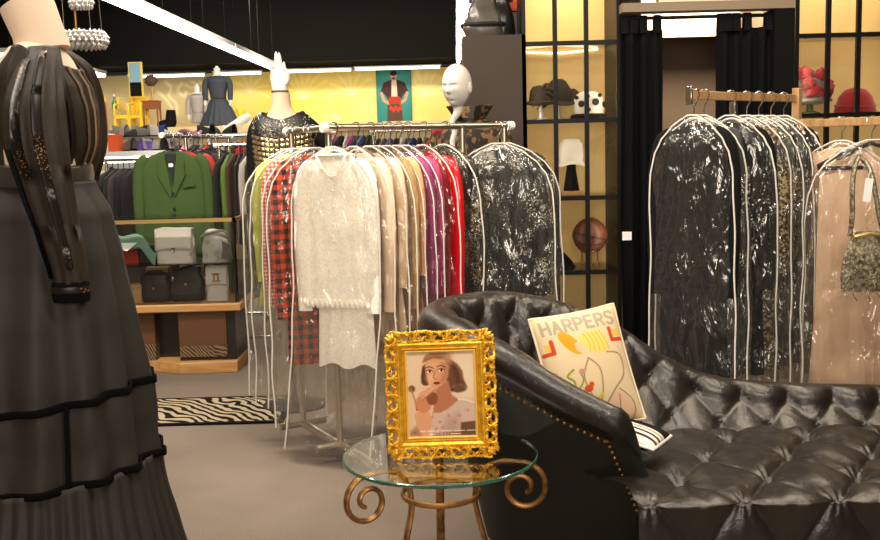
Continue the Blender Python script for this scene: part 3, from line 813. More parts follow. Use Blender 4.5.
# folded things at the left of the shelf
t = root('box', (X(130, 260, YH), YH+.02, ZS), 'red box under the teal scarf on the counter shelf', 'box')
m = MB(); m.box((0, 0, .05), (.14, .13, .1)); build('body', m, 'red_cloth', t, bevel=.004)
m = MB(); m.box((0, 0, .106), (.146, .136, .012)); build('lid', m, 'red_cloth', t, bevel=.003)
t = root('box', (X(149, 260, YH), YH+.03, ZS), 'charcoal box between red box and white flap handbag', 'box')
m = MB(); m.box((0, 0, .055), (.11, .13, .11)); build('body', m, 'grey_item' if False else 'dark_leather', t, bevel=.004)
m = MB(); m.box((0, 0, .116), (.115, .135, .012)); build('lid', m, 'dark_leather', t, bevel=.003)
sx0, sx1 = X(112, 240, YH), X(158, 240, YH)
m = MB()
def scarf(u, v):
    x = sx0+(sx1-sx0)*u; y = YH-.1+.2*v
    z = ZS+.14+.04*sin(u*3+v*2)+.016*sin(11*u+4*v)*(1)+.012*sin(23*v+5*u)-.06*max(0, u-.72)/.28
    if v < .22: z -= (.22-v)*.35
    return (x, y, z)
m.grid(scarf, 40, 30); tag(build('scarf', m, 'teal_cloth', solid=.012, smooth=180), 'pale teal scarf crumpled over boxes in the counter', 'scarf')
m = MB(); q = at(126, 246, YH-.13)
m.add([(q.x-.05, q.y, q.z+.02), (q.x+.075, q.y-.01, q.z+.02), (q.x+.02, q.y-.05, q.z-.03), (q.x-.04, q.y-.03, q.z-.015)], [(0, 1, 2, 3)])
tag(build('card', m, 'white_paper', solid=.003, smooth=0), 'folded white card lying on the teal scarf', 'card')
# lower deck
def darkbag(px, py0, w, label, seed, Y):
    h = (304-py0)*Y/1000
    t = root('handbag', (X(px, 300, Y), Y, ZD), label, 'handbag', group='handbags in the display counter')
    m = MB(); m.grid(slouch(w, .13, h, seed, 6, 1.0), 36, 14, wu=True); m.f.append(tuple(i*14+13 for i in range(36))); build('body', m, 'dark_leather', t)
    m = MB(); m.ell((0, -.072, h*.5), (.01, .006, .01), 10, 6); build('stud', m, 'gold_trim', t, label='small gold stud')
    m = MB(); m.tube(catmull([(-w*.3, 0, h*.9), (-w*.2, -.02, h*1.05), (w*.2, -.02, h*1.05), (w*.3, 0, h*.9)], 14), .008, 6); build('handle', m, 'dark_leather', t)
YL = YD+.16
darkbag(157, 275, .21, 'dark soft handbag at the left of the counter deck', 4, YL)
darkbag(189, 269, .22, 'larger dark handbag in the middle of the counter deck', 13, YL+.01)
flapbag(219, 268, 303, .145, ZD, YL-.02, 'narrow white flap handbag with gold interlocking letters on deck', rz=.0, d=.08, er=.026, flap=.55, ez=.68)
for i, (px, py, w, lb) in enumerate([(136, 284, .1, 'tan cardboard box at the left end of the counter deck'), (160, 266.5, .15, 'tan cardboard box behind the left dark handbag'), (192, 265.5, .16, 'tan cardboard box behind the larger dark handbag')]):
    Y = YL-.02 if i == 0 else YL+.16
    hgt = (Z(px, py, Y)-ZD)
    if i: hgt = min(hgt, ZS-ZD-.02)
    t = root('box', (X(px, 290, Y), Y, ZD), lb, 'box', group='cardboard boxes in the counter')
    m = MB(); m.box((0, 0, hgt/2), (w, .1, hgt)); build('body', m, 'cardboard', t, bevel=.002)
    m = MB(); m.box((0, -.0505, hgt-.02), (w*.98, .001, .003)); build('flap_seam', m, 'brown_stripe', t, smooth=0)

# ================================================================== zebra runner
rt = root('rug', (X(220, 408, 5.6), 5.6, 0), 'black and cream zebra patterned runner on the taupe carpet', 'rug')
ra, rb_ = onz(280, 395, .012), onz(291, 421, .012)
y1, y0 = ra.y, rb_.y
xr_ = X(290, 405, (y0+y1)/2)
m = MB(); m.bx(-2.35, xr_-.03, y0+.03, y1-.03, .001, .012); build('pile', m, 'zebra_pile', rt, world=True, smooth=0)
m = MB(); m.bx(-2.38, xr_, y0, y0+.03, .001, .011); m.bx(-2.38, xr_, y1-.03, y1, .001, .011); m.bx(xr_-.03, xr_, y0+.03, y1-.03, .001, .011); m.bx(-2.38, -2.35, y0+.03, y1-.03, .001, .011)
build('binding', m, 'dark_soffit', rt, world=True, smooth=0, label='dark edge binding')
# ================================================================== hanging clothes
def profile(kind):
    if kind == 'jacket':   return [(0, .075), (.045, .155), (.09, .2), (.2, .205), (.45, .19), (.7, .2), (1, .215)], .0
    if kind == 'dress':    return [(0, .07), (.04, .14), (.08, .185), (.18, .185), (.38, .165), (.7, .2), (1, .24)], .0
    if kind == 'bar':    return [(0, .2), (.1, .205), (.5, .21), (1, .23)], .0
    if kind == 'coat':     return [(0, .08), (.03, .16), (.06, .21), (.2, .215), (.5, .205), (1, .23)], .0
    if kind == 'blouse':   return [(0, .08), (.05, .16), (.1, .2), (.25, .2), (.6, .19), (1, .2)], .0
def garment(root_, kind, L, material, sleeve=.55, w=.74, d=.028, seed=0, lapel=None, buttons=0, folds=9, amp=.006, neck=-.115, smat=None, ns=72, nv=40, collar=None):
    prof, _ = profile(kind)
    def fn(u, v):
        a = 2*PI*u; c, s = cos(a), sin(a)
        hw = interp(prof, v)*w
        drop = .0
        x = c*hw
        dd = d*(.45+.55*min(1, v*6))*(.8 if v < .5 else .8+.4*(v-.5))
        y = s*dd
        f = amp*min(1, v*2.2)*sin(folds*(x/.2)*2.2+seed*1.7+1.3*sin(v*4+seed))
        y += f + .006*noise.noise(Vector((x*9+seed, v*5, seed)))
        z = neck-L*v - .02*(abs(x)/.2)**2*max(0, 1-v*8)
        return (x, y, z)
    m = MB(); m.grid(fn, ns, nv, wu=True)
    m.f.append(tuple(i*nv for i in range(ns))); m.f.append(tuple(i*nv+nv-1 for i in range(ns)))
    b = build('bodice' if kind == 'dress' else 'body', m, material, root_)
    if sleeve:
        for sgn in (-1, 1):
            sw = interp(prof, .09)*w
            P = catmull([(sgn*(sw-.055), 0, neck-.045), (sgn*(sw-.008), -.002, neck-.085), (sgn*(sw+.018), -.004, neck-.2), (sgn*(sw+.024), -.008, neck-.1-sleeve*.55), (sgn*(sw+.016), -.012, neck-.1-sleeve)], 24)
            rr = [(.042+.018*sin(min(1, i/6)*PI/2)-.014*(i/23)) for i in range(24)]
            rr = [r*(1+.07*noise.noise(Vector((i*.7+seed, sgn, 0)))) for i, r in enumerate(rr)]
            ms = MB(); ms.tube(P, rr, 14, flat=(.75, .42, (1, 0, 0))); build('sleeve', ms, smat or material, root_)
    if lapel:
        for sgn in (-1, 1):
            ml = MB(); y = -d-.006
            ml.prism([(sgn*.045, neck-.015), (sgn*.095, neck-.06), (sgn*.09, neck-.14), (sgn*.1, neck-.165), (sgn*.012, neck-.33), (sgn*.004, neck-.30), (sgn*.03, neck-.1)], y-.008, y)
            build('lapel', ml, lapel, root_, smooth=30)
    if collar:
        mc = MB(); mc.tube([(.075*cos(a), .026*sin(a), neck-.005) for a in [2*PI*i/20 for i in range(20)]], .018, 8, closed=True, flat=(.5, 1.1, (0, 0, 1))); build('collar', mc, collar, root_)
    if buttons:
        for i in range(buttons):
            mb_ = MB(); mb_.ell((0.008, -d-.012, neck-.3-.11*i), (.011, .005, .011), 10, 6); nest(build('button', mb_, 'white_plastic' if lapel is None else 'dark_lining', root_), b)
    return b
def hanger(name, loc, rz, label, material, group, w=.15, hook='chrome'):
    t = root(name, loc, label, 'hanger', rz=rz, group=group)
    m = MB()
    P = [(.022*cos(a), 0, .022*sin(a)-.002) for a in [math.radians(-20+220*i/14) for i in range(15)]]
    P = [(x, 0, z) for x, y, z in P][::-1]
    # hook ends on the shank below the rail
    P = [( .022*cos(math.radians(200-220*i/14)), 0, .022*sin(math.radians(200-220*i/14))) for i in range(15)]
    P += [(.012, 0, -.03), (0, 0, -.05), (0, 0, -.1)]
    m.tube(P, .0028, 6); build('hook', m, hook, t)
    m = MB(); m.tube(catmull([(-w, 0, -.17), (-w*.6, 0, -.145), (-.03, 0, -.105), (0, 0, -.098), (.03, 0, -.105), (w*.6, 0, -.145), (w, 0, -.17)], 22), .0045, 8); build('arms', m, material, t)
    return t
def vinyl(loc, rz, label, L, group, w=.26, d=.046, seed=0, piping=True, top=-.085, flare=.0, name='garment_bag', pmat='white_piping', sweep=0, crink=1.):
    t = root(name, loc, label, 'garment bag', rz=rz, group=group)
    ptab = [(0, .03), (.012, .07), (.04, .13), (.08, .185), (.13, .225), (.2, .247), (.32, .255), (1, .26+flare)]
    k = w/.26
    def hw(z): return interp(ptab, min(1, max(0, (top-z)/1.25)))*k
    def wob(z, sgn): return .012*crink*noise.noise(Vector((z*4+seed, sgn*3.1, seed*2.3)))*min(1, (top-z)*3)
    nv = 70
    def fn(u, v):
        z = top-L*v**1.15
        a = 2*PI*u; c, s = cos(a), sin(a)
        h = hw(z)
        x = math.copysign(abs(c)**.72, c)*h+wob(z, math.copysign(1, c))+sweep*max(0, v-.45)**1.5
        y = s*d*(.5+.5*min(1, v*8))
        y += crink*(.010*noise.noise(Vector((x*11+seed*3, z*6, seed)))+.006*noise.noise(Vector((x*26+seed, z*13, seed+9))))*min(1, v*6)
        return (x, y, z)
    m = MB(); m.grid(fn, 56, nv, wu=True); m.f.append(tuple(i*nv for i in range(56)))
    build('cover', m, FILM, t, smooth=180)
    if piping:
        for sd in (-1,):
            P = []
            for sgn in (-1, 1):
                side = []
                for i in range(40):
                    z = top-L*(i/39)**1.15
                    side.append((sgn*(hw(z)-.004)+wob(z, sgn)+sweep*max(0, i/39-.45)**1.5, sd*d*.55, z))
                P += side[::-1] if sgn < 0 else side
            m = MB(); m.tube(P, .0036, 6); build('piping', m, pmat, t)
    return t

# ------------------------------------------------------------------ central rack
def rail_rack(name, p0, p1, label, post_z=.0, foot=.3, mtl='brushed_nickel', r=.014, posts=(.04, .96), wheels=True, gp='clothes racks', ext=0):
    p0, p1 = Vector(p0), Vector(p1); c = (p0+p1)/2
    t = root(name, (c.x, c.y, 0), label, 'clothes rack', group=gp)
    d = (p1-p0).normalized(); n = Vector((-d.y, d.x, 0))
    m = MB(); m.tube([p0, p1], r, 12); rail_ = build('rail', m, mtl, t, world=True)
    for e, sgn in ((p0, -1), (p1, 1)):
        m = MB(); m.tube([e-d*sgn*.003, e+d*sgn*.022], r*1.5, 12); nest(build('end_cap', m, 'white_plastic', t, world=True), rail_)
    for f in posts:
        q = p0.lerp(p1, f)
        m = MB(); m.tube([(q.x, q.y, .07), (q.x, q.y, q.z-.004)], r*1.05, 12); build('post', m, mtl, t, world=True)
        m = MB(); m.tube([Vector((q.x, q.y, .07))-n*foot, Vector((q.x, q.y, .07))+n*foot], r*1.2, 10); foot_ = build('foot', m, mtl, t, world=True)
        if wheels:
            for sgn in (-1, 1):
                w = Vector((q.x, q.y, .032))+n*foot*sgn*.93
                m = MB(); m.tube([w-d*.012, w+d*.012], .031, 14); m.tube([w, w+Vector((0, 0, .045))], .007, 6); nest(build('caster', m, 'black_metal', t, world=True), foot_)
    a, b = p0.lerp(p1, posts[0]), p0.lerp(p1, posts[1])
    a = a-d*ext
    m = MB(); m.tube([(a.x, a.y, .07), (b.x, b.y, .07)], r*(1.3 if ext else 1), 10); build('base_bar', m, mtl, t, world=True)
    return t
ZR = 1.53
def rp(px, Y, py=128):  # a point on rail height
    q = at(px, py, Y); return Vector((q.x, Y, ZR))
RB0, RB1 = rp(326, 4.40), rp(509, 4.98, 125)
rail_rack('clothes_rack', RB0, RB1, 'nickel clothes rack carrying the white to black garment bags behind the round table', posts=(.72, .97), foot=.2, r=.015, wheels=False)
RA0, RA1 = rp(331, 4.5), rp(288, 4.95, 130)
rail_rack('clothes_rack', RA0, RA1, 'short nickel rack carrying the tartan and yellow green garments', posts=(.06, .93), foot=.12, r=.015, wheels=False, ext=.42)
def hang(px, rail, ry, item, hmat='white_plastic', hlabel='', grp='', bag=None, hookrail=True):
    """item(loc, rz) builds the garment; the hook sits on the rail where its pixel column falls"""
    a, b = rail
    best = min((abs(440+FPX*0 - 440), 0), (0, 0)) if False else None
    lo, hi = 0., 1.
    # find rail parameter whose projection matches px
    def proj(t):
        q = a.lerp(b, t)-EYE
        return 440+FPX*q.dot(RR)/q.dot(F)
    ts = [i/400 for i in range(-40, 441)]
    t_ = min(ts, key=lambda t: abs(proj(t)-px))
    p = a.lerp(b, min(max(t_, .01), .99)); loc = (p.x, p.y, p.z)
    hanger('clothes_hanger', loc, ry, hlabel, hmat, grp)
    item(loc, ry)
    if bag: vinyl(loc, ry, *bag[0], **bag[1])
    return loc
GC = 'bagged clothes on the central racks'; HG = 'hangers on the central racks'; BG = 'clear garment bags on the central racks'
def thing_g(name, label, cat, grp, **kw):
    def f(loc, rz):
        t = root(name, loc, label, cat, rz=rz, group=grp); garment(t, **kw); return t
    return f
RB = (RB0, RB1); RA = (RA0, RA1)
def lace(loc, rz):
    t = root('jacket', loc, 'ivory lace jacket facing forward in clear bag beside tartan coat', 'jacket', rz=rz, group=GC)
    garment(t, 'jacket', .66, 'white_lace', .6, seed=1, folds=9, amp=.003, w=.76, collar='white_lace')
    m = MB()
    for i in range(26):
        x = -.155+.31*i/25
        m.ell((x, -.036, -.115-.655-.012*(i % 2)), (.011, .004, .016), 8, 5)
    build('lace_hem', m, 'white_lace', t, label='scalloped lace hem')
    for i in range(6):
        m = MB(); m.ell((0, -.034, -.2-.075*i), (.006, .004, .006), 8, 5); build('button', m, 'white_plastic', t)
    m = MB(); m.tube(catmull([(-.075, -.03, -.12), (-.045, -.034, -.17), (0, -.036, -.215), (.045, -.034, -.17), (.075, -.03, -.12)], 20), .007, 6); build('neck_trim', m, 'white_lace', t)
    s = root('skirt', loc, 'long ivory lace skirt hanging below the ivory lace jacket', 'skirt', rz=rz, group=GC)
    m = MB()
    def fn(u, v):
        a = 2*PI*u; x = .13*cos(a)*(1+.12*v)+.03; 
        return (x, .02*sin(a)+.004*sin(x*90+v*3), -.7-.36*v-.012*sin(x*40)*v)
    m.grid(fn, 60, 24, wu=True); m.f.append(tuple(i*24 for i in range(60))); build('cloth', m, 'white_lace', s)
ry0 = math.radians(-24)
hang(333, RB, math.radians(-22), lace, hlabel='white hanger holding the ivory lace jacket', grp=HG, bag=(('clear vinyl bag with rounded shoulders over the ivory lace jacket', 1.38, BG), dict(seed=1, w=.225, piping=True, sweep=-.2, d=.05)))
L_ = [
 (356, -34, thing_g('blouse', 'cream long sleeved blouse directly behind the ivory lace jacket', 'blouse', GC, kind='blouse', L=.62, material='cream_satin', sleeve=.6, seed=2), 'white_plastic', 'hanger of the cream blouse', 'clear bag over the cream blouse', 1.25),
 (371, -36, thing_g('dress', 'beige satin dress between cream blouse and gold jacket', 'dress', GC, kind='dress', L=.85, material='ivory_satin', sleeve=.5, seed=3), 'black_metal', 'hanger of the beige satin dress', 'clear bag over the beige satin dress', 1.2),
 (380, -36, thing_g('jacket', 'gold sequinned jacket behind the beige satin dress', 'jacket', GC, kind='jacket', L=.7, material='gold_sequined', sleeve=.6, seed=4), 'black_metal', 'hanger of the gold sequinned jacket', 'clear bag over the gold sequinned jacket', 1.15),
 (389, -36, thing_g('dress', 'peach satin dress just left of the purple silk dress', 'dress', GC, kind='dress', L=.8, material='peach_satin', sleeve=.45, seed=5), 'chrome', 'hanger of the peach satin dress', 'clear bag with white edge over the peach satin dress', 1.18),
 (399, -36, thing_g('dress', 'purple silk dress between peach dress and magenta dress', 'dress', GC, kind='dress', L=.95, material='purple_silk', sleeve=.55, seed=6), 'chrome', 'hanger of the purple silk dress', 'clear bag over the purple silk dress', 1.2),
 (408, -36, thing_g('dress', 'magenta silk dress just left of the shiny red coat', 'dress', GC, kind='dress', L=.95, material='magenta_silk', sleeve=.55, seed=7), 'chrome', 'hanger of the magenta silk dress', 'clear bag with bold white edge over the magenta silk dress', 1.2),
 (424, -36, thing_g('coat', 'shiny bright red coat right of the magenta dress', 'coat', GC, kind='coat', L=.95, material='red_shiny', sleeve=.6, seed=8, d=.034), 'black_metal', 'hanger of the shiny red coat', 'clear bag over the shiny red coat', 1.2),
 (445, -34, thing_g('dress', 'black sequin flecked dress right beside the red coat', 'dress', GC, kind='dress', L=.95, material='black_sequin', sleeve=.55, seed=9), 'black_metal', 'hanger of the black sequin flecked dress', 'clear bag over the black sequin flecked dress', 1.2),
 (498, -14, thing_g('gown', 'black gown in second to last bag at the right rack end', 'gown', GC, kind='coat', L=1.05, material='sparkle_black', sleeve=.62, seed=10, w=.86), 'white_plastic', 'hanger of the black gown second to last at rack end', 'clear bag with white shoulder seam over the second to last black gown', 1.3),
 (504, -4, thing_g('gown', 'large sequin sprinkled black gown at the right end of rack', 'gown', GC, kind='coat', L=1.05, material='sparkle_black', sleeve=.62, seed=11, w=.86), 'white_plastic', 'hanger of the large black gown at the rack end', 'wide clear bag with white edge over the large end black gown', 1.3),
]
for (px, a, it, hm, hl, bl, bL) in L_:
    hang(px, RB, math.radians(a), it, hm, hl, HG, bag=((bl, bL, BG), dict(seed=px*.37, w=.215 if px < 470 else .285)))
hang(313, RA, math.radians(18), thing_g('coat', 'orange and black tartan coat left of the ivory lace jacket', 'coat', GC, kind='blouse', L=.98, material='orange_tartan', sleeve=.66, seed=21, w=.8), 'black_metal', 'hanger of the orange tartan coat', HG, bag=(('clear bag over the orange tartan coat', 1.3, BG), dict(seed=4.1, w=.245)))
hang(308, RA, math.radians(18), thing_g('jacket', 'pink and cream checked jacket behind the tartan coat', 'jacket', GC, kind='coat', L=.72, material='pink_check', sleeve=.6, seed=22, w=.84), 'black_metal', 'hanger of the pink checked jacket', HG, bag=(('clear bag with white edge over the pink checked jacket', 1.22, BG), dict(seed=5.3, w=.25)))
hang(297, RA, math.radians(16), thing_g('dress', 'yellow green dress at the left of the central racks', 'dress', GC, kind='dress', L=.72, material='lime_cloth', sleeve=.5, seed=23, w=.92), 'chrome', 'hanger of the yellow green dress', HG, bag=(('clear bag with white edge over the yellow green dress', 1.22, BG), dict(seed=6.9, w=.26)))
hang(291, RA, math.radians(16), thing_g('blouse', 'sheer off white blouse leftmost on the short nickel rack', 'blouse', GC, kind='blouse', L=.45, material='sheer_white', sleeve=0, seed=24, w=.8), 'chrome', 'leftmost hanger on the short nickel rack', HG, bag=(('leftmost clear bag on the short nickel rack', 1.2, BG), dict(seed=7.7, w=.265)))

# ------------------------------------------------------------------ right rack
ZR2 = 1.62
def rp2(px, py, Y):
    q = at(px, py, Y); return Vector((q.x, Y, ZR2))
C0, C1 = rp2(689, 97, 4.15), rp2(797, 95, 4.75)
t = root('clothes_rack', ((C0.x+C1.x)/2, (C0.y+C1.y)/2, 0), 'flat wooden rail clothes rack with black garments behind the chaise', 'clothes rack', group='clothes racks')
d = (C1-C0).normalized(); n = Vector((-d.y, d.x, 0)); L0 = (C1-C0).length
M = Matrix.Translation((C0+C1)/2) @ Matrix.Rotation(math.atan2(d.y, d.x), 4, 'Z')
m = MB(); m.box((0, 0, -.003), (L0, .014, .036), M=M); build('rail', m, 'rail_wood', t, world=True, bevel=.003)
m = MB(); m.box((L0/2, 0, -ZR2/2+.06), (.035, .035, ZR2-.03), M=M); build('post', m, 'rail_wood', t, world=True, bevel=.003)
m = MB(); m.box((-L0/2, 0, -.005), (.012, .03, .075), M=M); build('end_cap', m, 'chrome', t, world=True, bevel=.002)
m = MB(); m.box((-L0*.12, 0, -ZR2/2-.005), (.022, .03, ZR2-.04), M=M); build('post', m, 'chrome', t, world=True, bevel=.002)
for s in (-.24, 1):
    m = MB(); m.box((s*L0/2, 0, -ZR2+.03), (.03, .5, .03), M=M); build('foot', m, 'brushed_nickel', t, world=True, bevel=.003)
GR = 'dark clothes on the right rack'; HR = 'hangers on the right rack'; BR = 'clear garment bags on the right rack'
S_ = [
 (694, -34, 'black_cloth', 'black coat in the frontmost bag of the right rack', 'frontmost', 1.2, 'coat'),
 (704, -36, 'sparkle_black', 'black sparkle flecked coat second from the front on right rack', 'second', 1.2, 'coat'),
 (731, -29, 'black_cloth', 'plain black coat third from the front on right rack', 'third', 1.2, 'coat'),
 (747, -30, 'brown_brocade', 'black and tan brocade dress fourth from the front on right rack', 'fourth', 1.2, 'dress'),
 (759, -30, 'black_sequin', 'dark sequin gown fifth from the front on right rack', 'fifth', 1.2, 'dress'),
 (771, -30, 'sparkle_black', 'dark sparkle gown sixth from the front on right rack', 'sixth', 1.2, 'dress'),
 (784, -30, 'black_cloth', 'black dress at the back of the right rack', 'rearmost', 1.1, 'dress')]
for (px, a, mt, lb, w_, L0_, kd) in S_:
    hang(px, (C0, C1), math.radians(a), thing_g('coat' if kd == 'coat' else 'gown', lb, kd if kd == 'coat' else 'gown', GR, kind=kd, L=L0_-.1, material=mt, sleeve=.62, seed=px*.1, w=.66), 'white_plastic', '%s hanger on the wooden rail rack' % w_, HR,
         bag=(('clear white edged bag, %s on the wooden rail rack' % w_, 1.3, BR), dict(seed=px*.31, w=.19 if px < 700 else .21, d=.05)))
# pale bagged garment peeking out left of the front black coat
pl_ = C0.lerp(C1, .02); loc = (pl_.x-.03, pl_.y+.13, ZR2)
# ------------------------------------------------------------------ far right rack with beige dress
ZR3 = 1.50
E0, E1 = at(801, 119, 4.62), at(930, 110, 4.3)
E0.z = E1.z = ZR3
t = root('clothes_rack', ((E0.x+E1.x)/2, (E0.y+E1.y)/2, 0), 'wooden rail rack at the right edge holding the beige dress', 'clothes rack', group='clothes racks')
d = (E1-E0).normalized(); L0 = (E1-E0).length
M = Matrix.Translation((E0+E1)/2) @ Matrix.Rotation(math.atan2(d.y, d.x), 4, 'Z')
m = MB(); m.box((0, 0, -.003), (L0, .014, .036), M=M); build('rail', m, 'rail_wood', t, world=True, bevel=.003)
for s in (-1, 1):
    m = MB(); m.box((s*L0/2, 0, -ZR3/2+.03), (.03, .03, ZR3-.03), M=M); build('post', m, 'rail_wood', t, world=True, bevel=.003)
    m = MB(); m.box((s*L0/2, 0, -ZR3+.03), (.03, .45, .03), M=M); build('foot', m, 'brushed_nickel', t, world=True, bevel=.003)
GF = 'clothes on the right edge rack'
hang(872, (E0, E1), math.radians(-4), thing_g('dress', 'beige chiffon dress in clear bag at the right edge', 'dress', GF, kind='bar', L=1.0, material='beige_chiffon', sleeve=0, seed=31, w=1.1, neck=-.215), 'black_metal', 'dark hanger of the beige chiffon dress', 'hangers at the right edge', bag=(('wide clear bag over the beige chiffon dress at right edge', 1.28, 'clear bags at the right edge'), dict(seed=8.2, w=.3)))
hang(842, (E0, E1), math.radians(-30), thing_g('blouse', 'cream bagged blouse just left of the beige chiffon dress', 'blouse', GF, kind='blouse', L=.5, material='beige_chiffon', sleeve=.4, seed=32), 'white_plastic', 'white hanger just left of the beige chiffon dress', 'hangers at the right edge', bag=(('clear bag over the cream blouse beside beige chiffon dress', 1.2, 'clear bags at the right edge'), dict(seed=9.2, w=.25)))
for k, px in enumerate((812, 822, 850, 880)):
    pass
# sheer dark belt line on the dress and the beaded purse on its long strap
hb = [o for o in COL.objects if o.get('label') == 'dark hanger of the beige chiffon dress'][0]
m = MB(); m.tube(catmull([(-.23, 0, -.195), (-.14, 0, -.15), (-.03, 0, -.11), (0, 0, -.1), (.03, 0, -.11), (.14, 0, -.15), (.23, 0, -.195)], 22), .009, 8); build('shoulder_bar', m, 'black_metal', hb)
m = MB(); m.tube([(-.23, -.004, -.205), (.23, -.004, -.205)], .009, 8); build('trouser_bar', m, 'black_metal', hb)
px_, Yp = 867, 4.1
q = at(867, 236, Yp)
hk = at(846, 150, Yp)
t = root('handbag', (q.x, Yp, q.z), 'silver beaded evening purse hanging over the beige dress', 'handbag')
pw_ = .118; phh = .25
m = MB()
def purse(u, v):
    a = 2*PI*u; f = (sin(PI*min(1, .12+v*.88))**.45)
    wv = pw_*(1-.35*v)*(.55+.45*f)
    return (wv*cos(a)+.006*noise.noise(Vector((v*20, a, 1))), .03*sin(a)*f+.006*noise.noise(Vector((a*3, v*18, 4))), -.23+phh*v)
m.grid(purse, 40, 24, wu=True); m.f.append(tuple(i*24 for i in range(40))); m.f.append(tuple(i*24+23 for i in range(40))); pouch_ = build('pouch', m, 'silver_beads', t)
m = MB()
rs = random.Random(12)
for k in range(60):
    a = -PI*rs.random(); v = rs.random(); b0 = Vector(purse(a/(2*PI), v))
    m.tube([b0, b0+Vector((rs.uniform(-.01, .01), -.014, -.02)), b0+Vector((rs.uniform(-.02, .02), -.01, -.045))], .0025, 5)
nest(build('bead_fringe', m, 'silver_beads', t), pouch_)
m = MB(); m.tube([(-.06, -.02, .0), (0, -.03, .012), (.06, -.02, .0)], .007, 8); build('clasp', m, 'gold_trim', t)
zt_ = ZR3-q.z
m = MB()
for s in (-1, 1):
    m.tube(catmull([(s*.07, 0, .0), (s*.055-.01, -.005, .09), (s*.045-.02, .0, .2), (s*.03-.02, .02, .28), (-.02, .05, .33)], 26), .0105, 6)
build('strap', m, 'silver_beads', t)
E_ = t
t = root('tag', at(868, 190, Yp-.03), 'white price tag beside the silver beaded purse', 'tag')
m = MB(); m.box((0, 0, 0), (.032, .002, .095), M=Matrix.Rotation(.12, 4, 'Y')); build('card', m, 'white_paper', t, smooth=0)
m = MB(); m.tube([(.0, 0, .045), (.012, .01, .085), (.0, .03, .12)], .0012, 5); build('string', m, 'white_paper', t)
# ================================================================== tufted leather chaise
ST = [(614, 406, 2.90), (565, 381, 2.98), (510, 347, 3.08), (462, 321, 3.22), (437, 306, 3.42), (452, 296, 3.62), (500, 291, 3.76), (555, 300, 3.80), (610, 321, 3.78), (662, 354, 3.74), (712, 375, 3.70), (775, 382, 3.67), (880, 385, 3.64), (985, 388, 3.61)]
PTS = [at(*s) for s in ST]
seat_z = .44
NP = 330
path = catmull([tuple(p) for p in PTS], 1600)
cum = [0]
for a, b in zip(path, path[1:]): cum.append(cum[-1]+((a.x-b.x)**2+(a.y-b.y)**2)**.5)
SL = cum[-1]
def path_at(s):
    import bisect
    k = min(max(bisect.bisect_left(cum, s), 1), len(cum)-1)
    f = (s-cum[k-1])/(cum[k]-cum[k-1]+1e-9)
    p = path[k-1].lerp(path[k], f)
    k0, k1 = max(k-40, 0), min(k+40, len(path)-1)
    h = path[k1]-path[k0]; h.z = 0; h.normalize()
    return p, h, Vector((-h.y, h.x, 0))
def flare(s):
    f = s/SL
    return interp([(0, .21), (.1, .19), (.25, .2), (.4, .2), (.52, .23), (.62, .26), (1, .26)], f)
RAD = .068
def rad(s): return interp([(0, .046), (.35, .055), (.8, .07)], s)
ch = root('chaise', (.9, 3.2, 0), 'black tufted leather chaise longue with brass nailhead trim', 'sofa')
TU, TV = .165, .15
def tuft(a, b, A, deep=1.0):
    p = a/TU+b/(TV*2); q = a/TU-b/(TV*2)
    sp, sq = abs(sin(PI*p)), abs(sin(PI*q))
    dp, dq = p-round(p), q-round(q)
    g = math.exp(-(dp*dp+dq*dq)/.018)
    an = math.atan2(dq, dp)
    return A*(.7*(sp*sq)**.4+.1*(sp+sq)) - A*deep*.55*g + A*.09*sin(9*an+7*round(p)+3*round(q))*math.exp(-(dp*dp+dq*dq)/.06)
def prof(s):
    """cross section of arm and back at arc length s -> list of (offset outward, z, tuft weight)"""
    p, h, n = path_at(s)
    RAD = rad(s); H = p.z; c = H-RAD; fl = flare(s)
    pts = []
    zi = .30
    for i in range(22):                      # inner face, seat level up to the roll
        t = i/21
        o = -RAD-.005-(fl+.02)*(1-t)**1.3-.03*sin(PI*min(1, t*1.0))**1.0*interp([(.5, 0), (1.4, 1)], s)
        pts.append((o, zi+(c-zi)*t, min(1, t*4)))
    for i in range(1, 19):                   # over the roll
        a = PI-(PI*1.22)*i/18
        pts.append((RAD*cos(a), c+RAD*sin(a), max(0, 1-i/7)))
    o1, z1 = pts[-1][0], pts[-1][1]
    for i in range(1, 16):                   # outside panel
        t = i/15
        pts.append((o1-.012-(fl-.0)*(t**.8)*(1 if True else 0), z1+(.05-z1)*t, 0))
    return p, h, n, pts
sam = [SL*i/(NP-1) for i in range(NP)]
def endscale(s):
    e = min(1, s/.05); return (1-(1-e)**2)**.5 if e < 1 else 1
def lead(s, z, H, i):
    if i < 34 or s > .5: return 0
    return .15*(1-s/.5)**1.5*max(0, (H-.1-z)/(H-.1))
V = []; npf = None
for s in sam:
    p, h, n, pr = prof(s)
    npf = len(pr)
    arc = 0; prev = None
    es = endscale(s)
    row = []
    for (o, z, w) in pr:
        if prev: arc += math.hypot(o-prev[0], z-prev[1])
        prev = (o, z)
        amp = .036*w*min(1, s/.35)
        dsp = (tuft(s+.03, arc-.06, 1.0)*amp-.014*w) if w > 0 else 0
        q = Vector((p.x, p.y, 0))+n*(o-dsp)-h*lead(s, z, p.z, len(row))
        zz = z+(dsp*.5 if w > 0 and z > p.z-rad(s) else 0)
        row.append((q.x, q.y, zz))
    V.append(row)
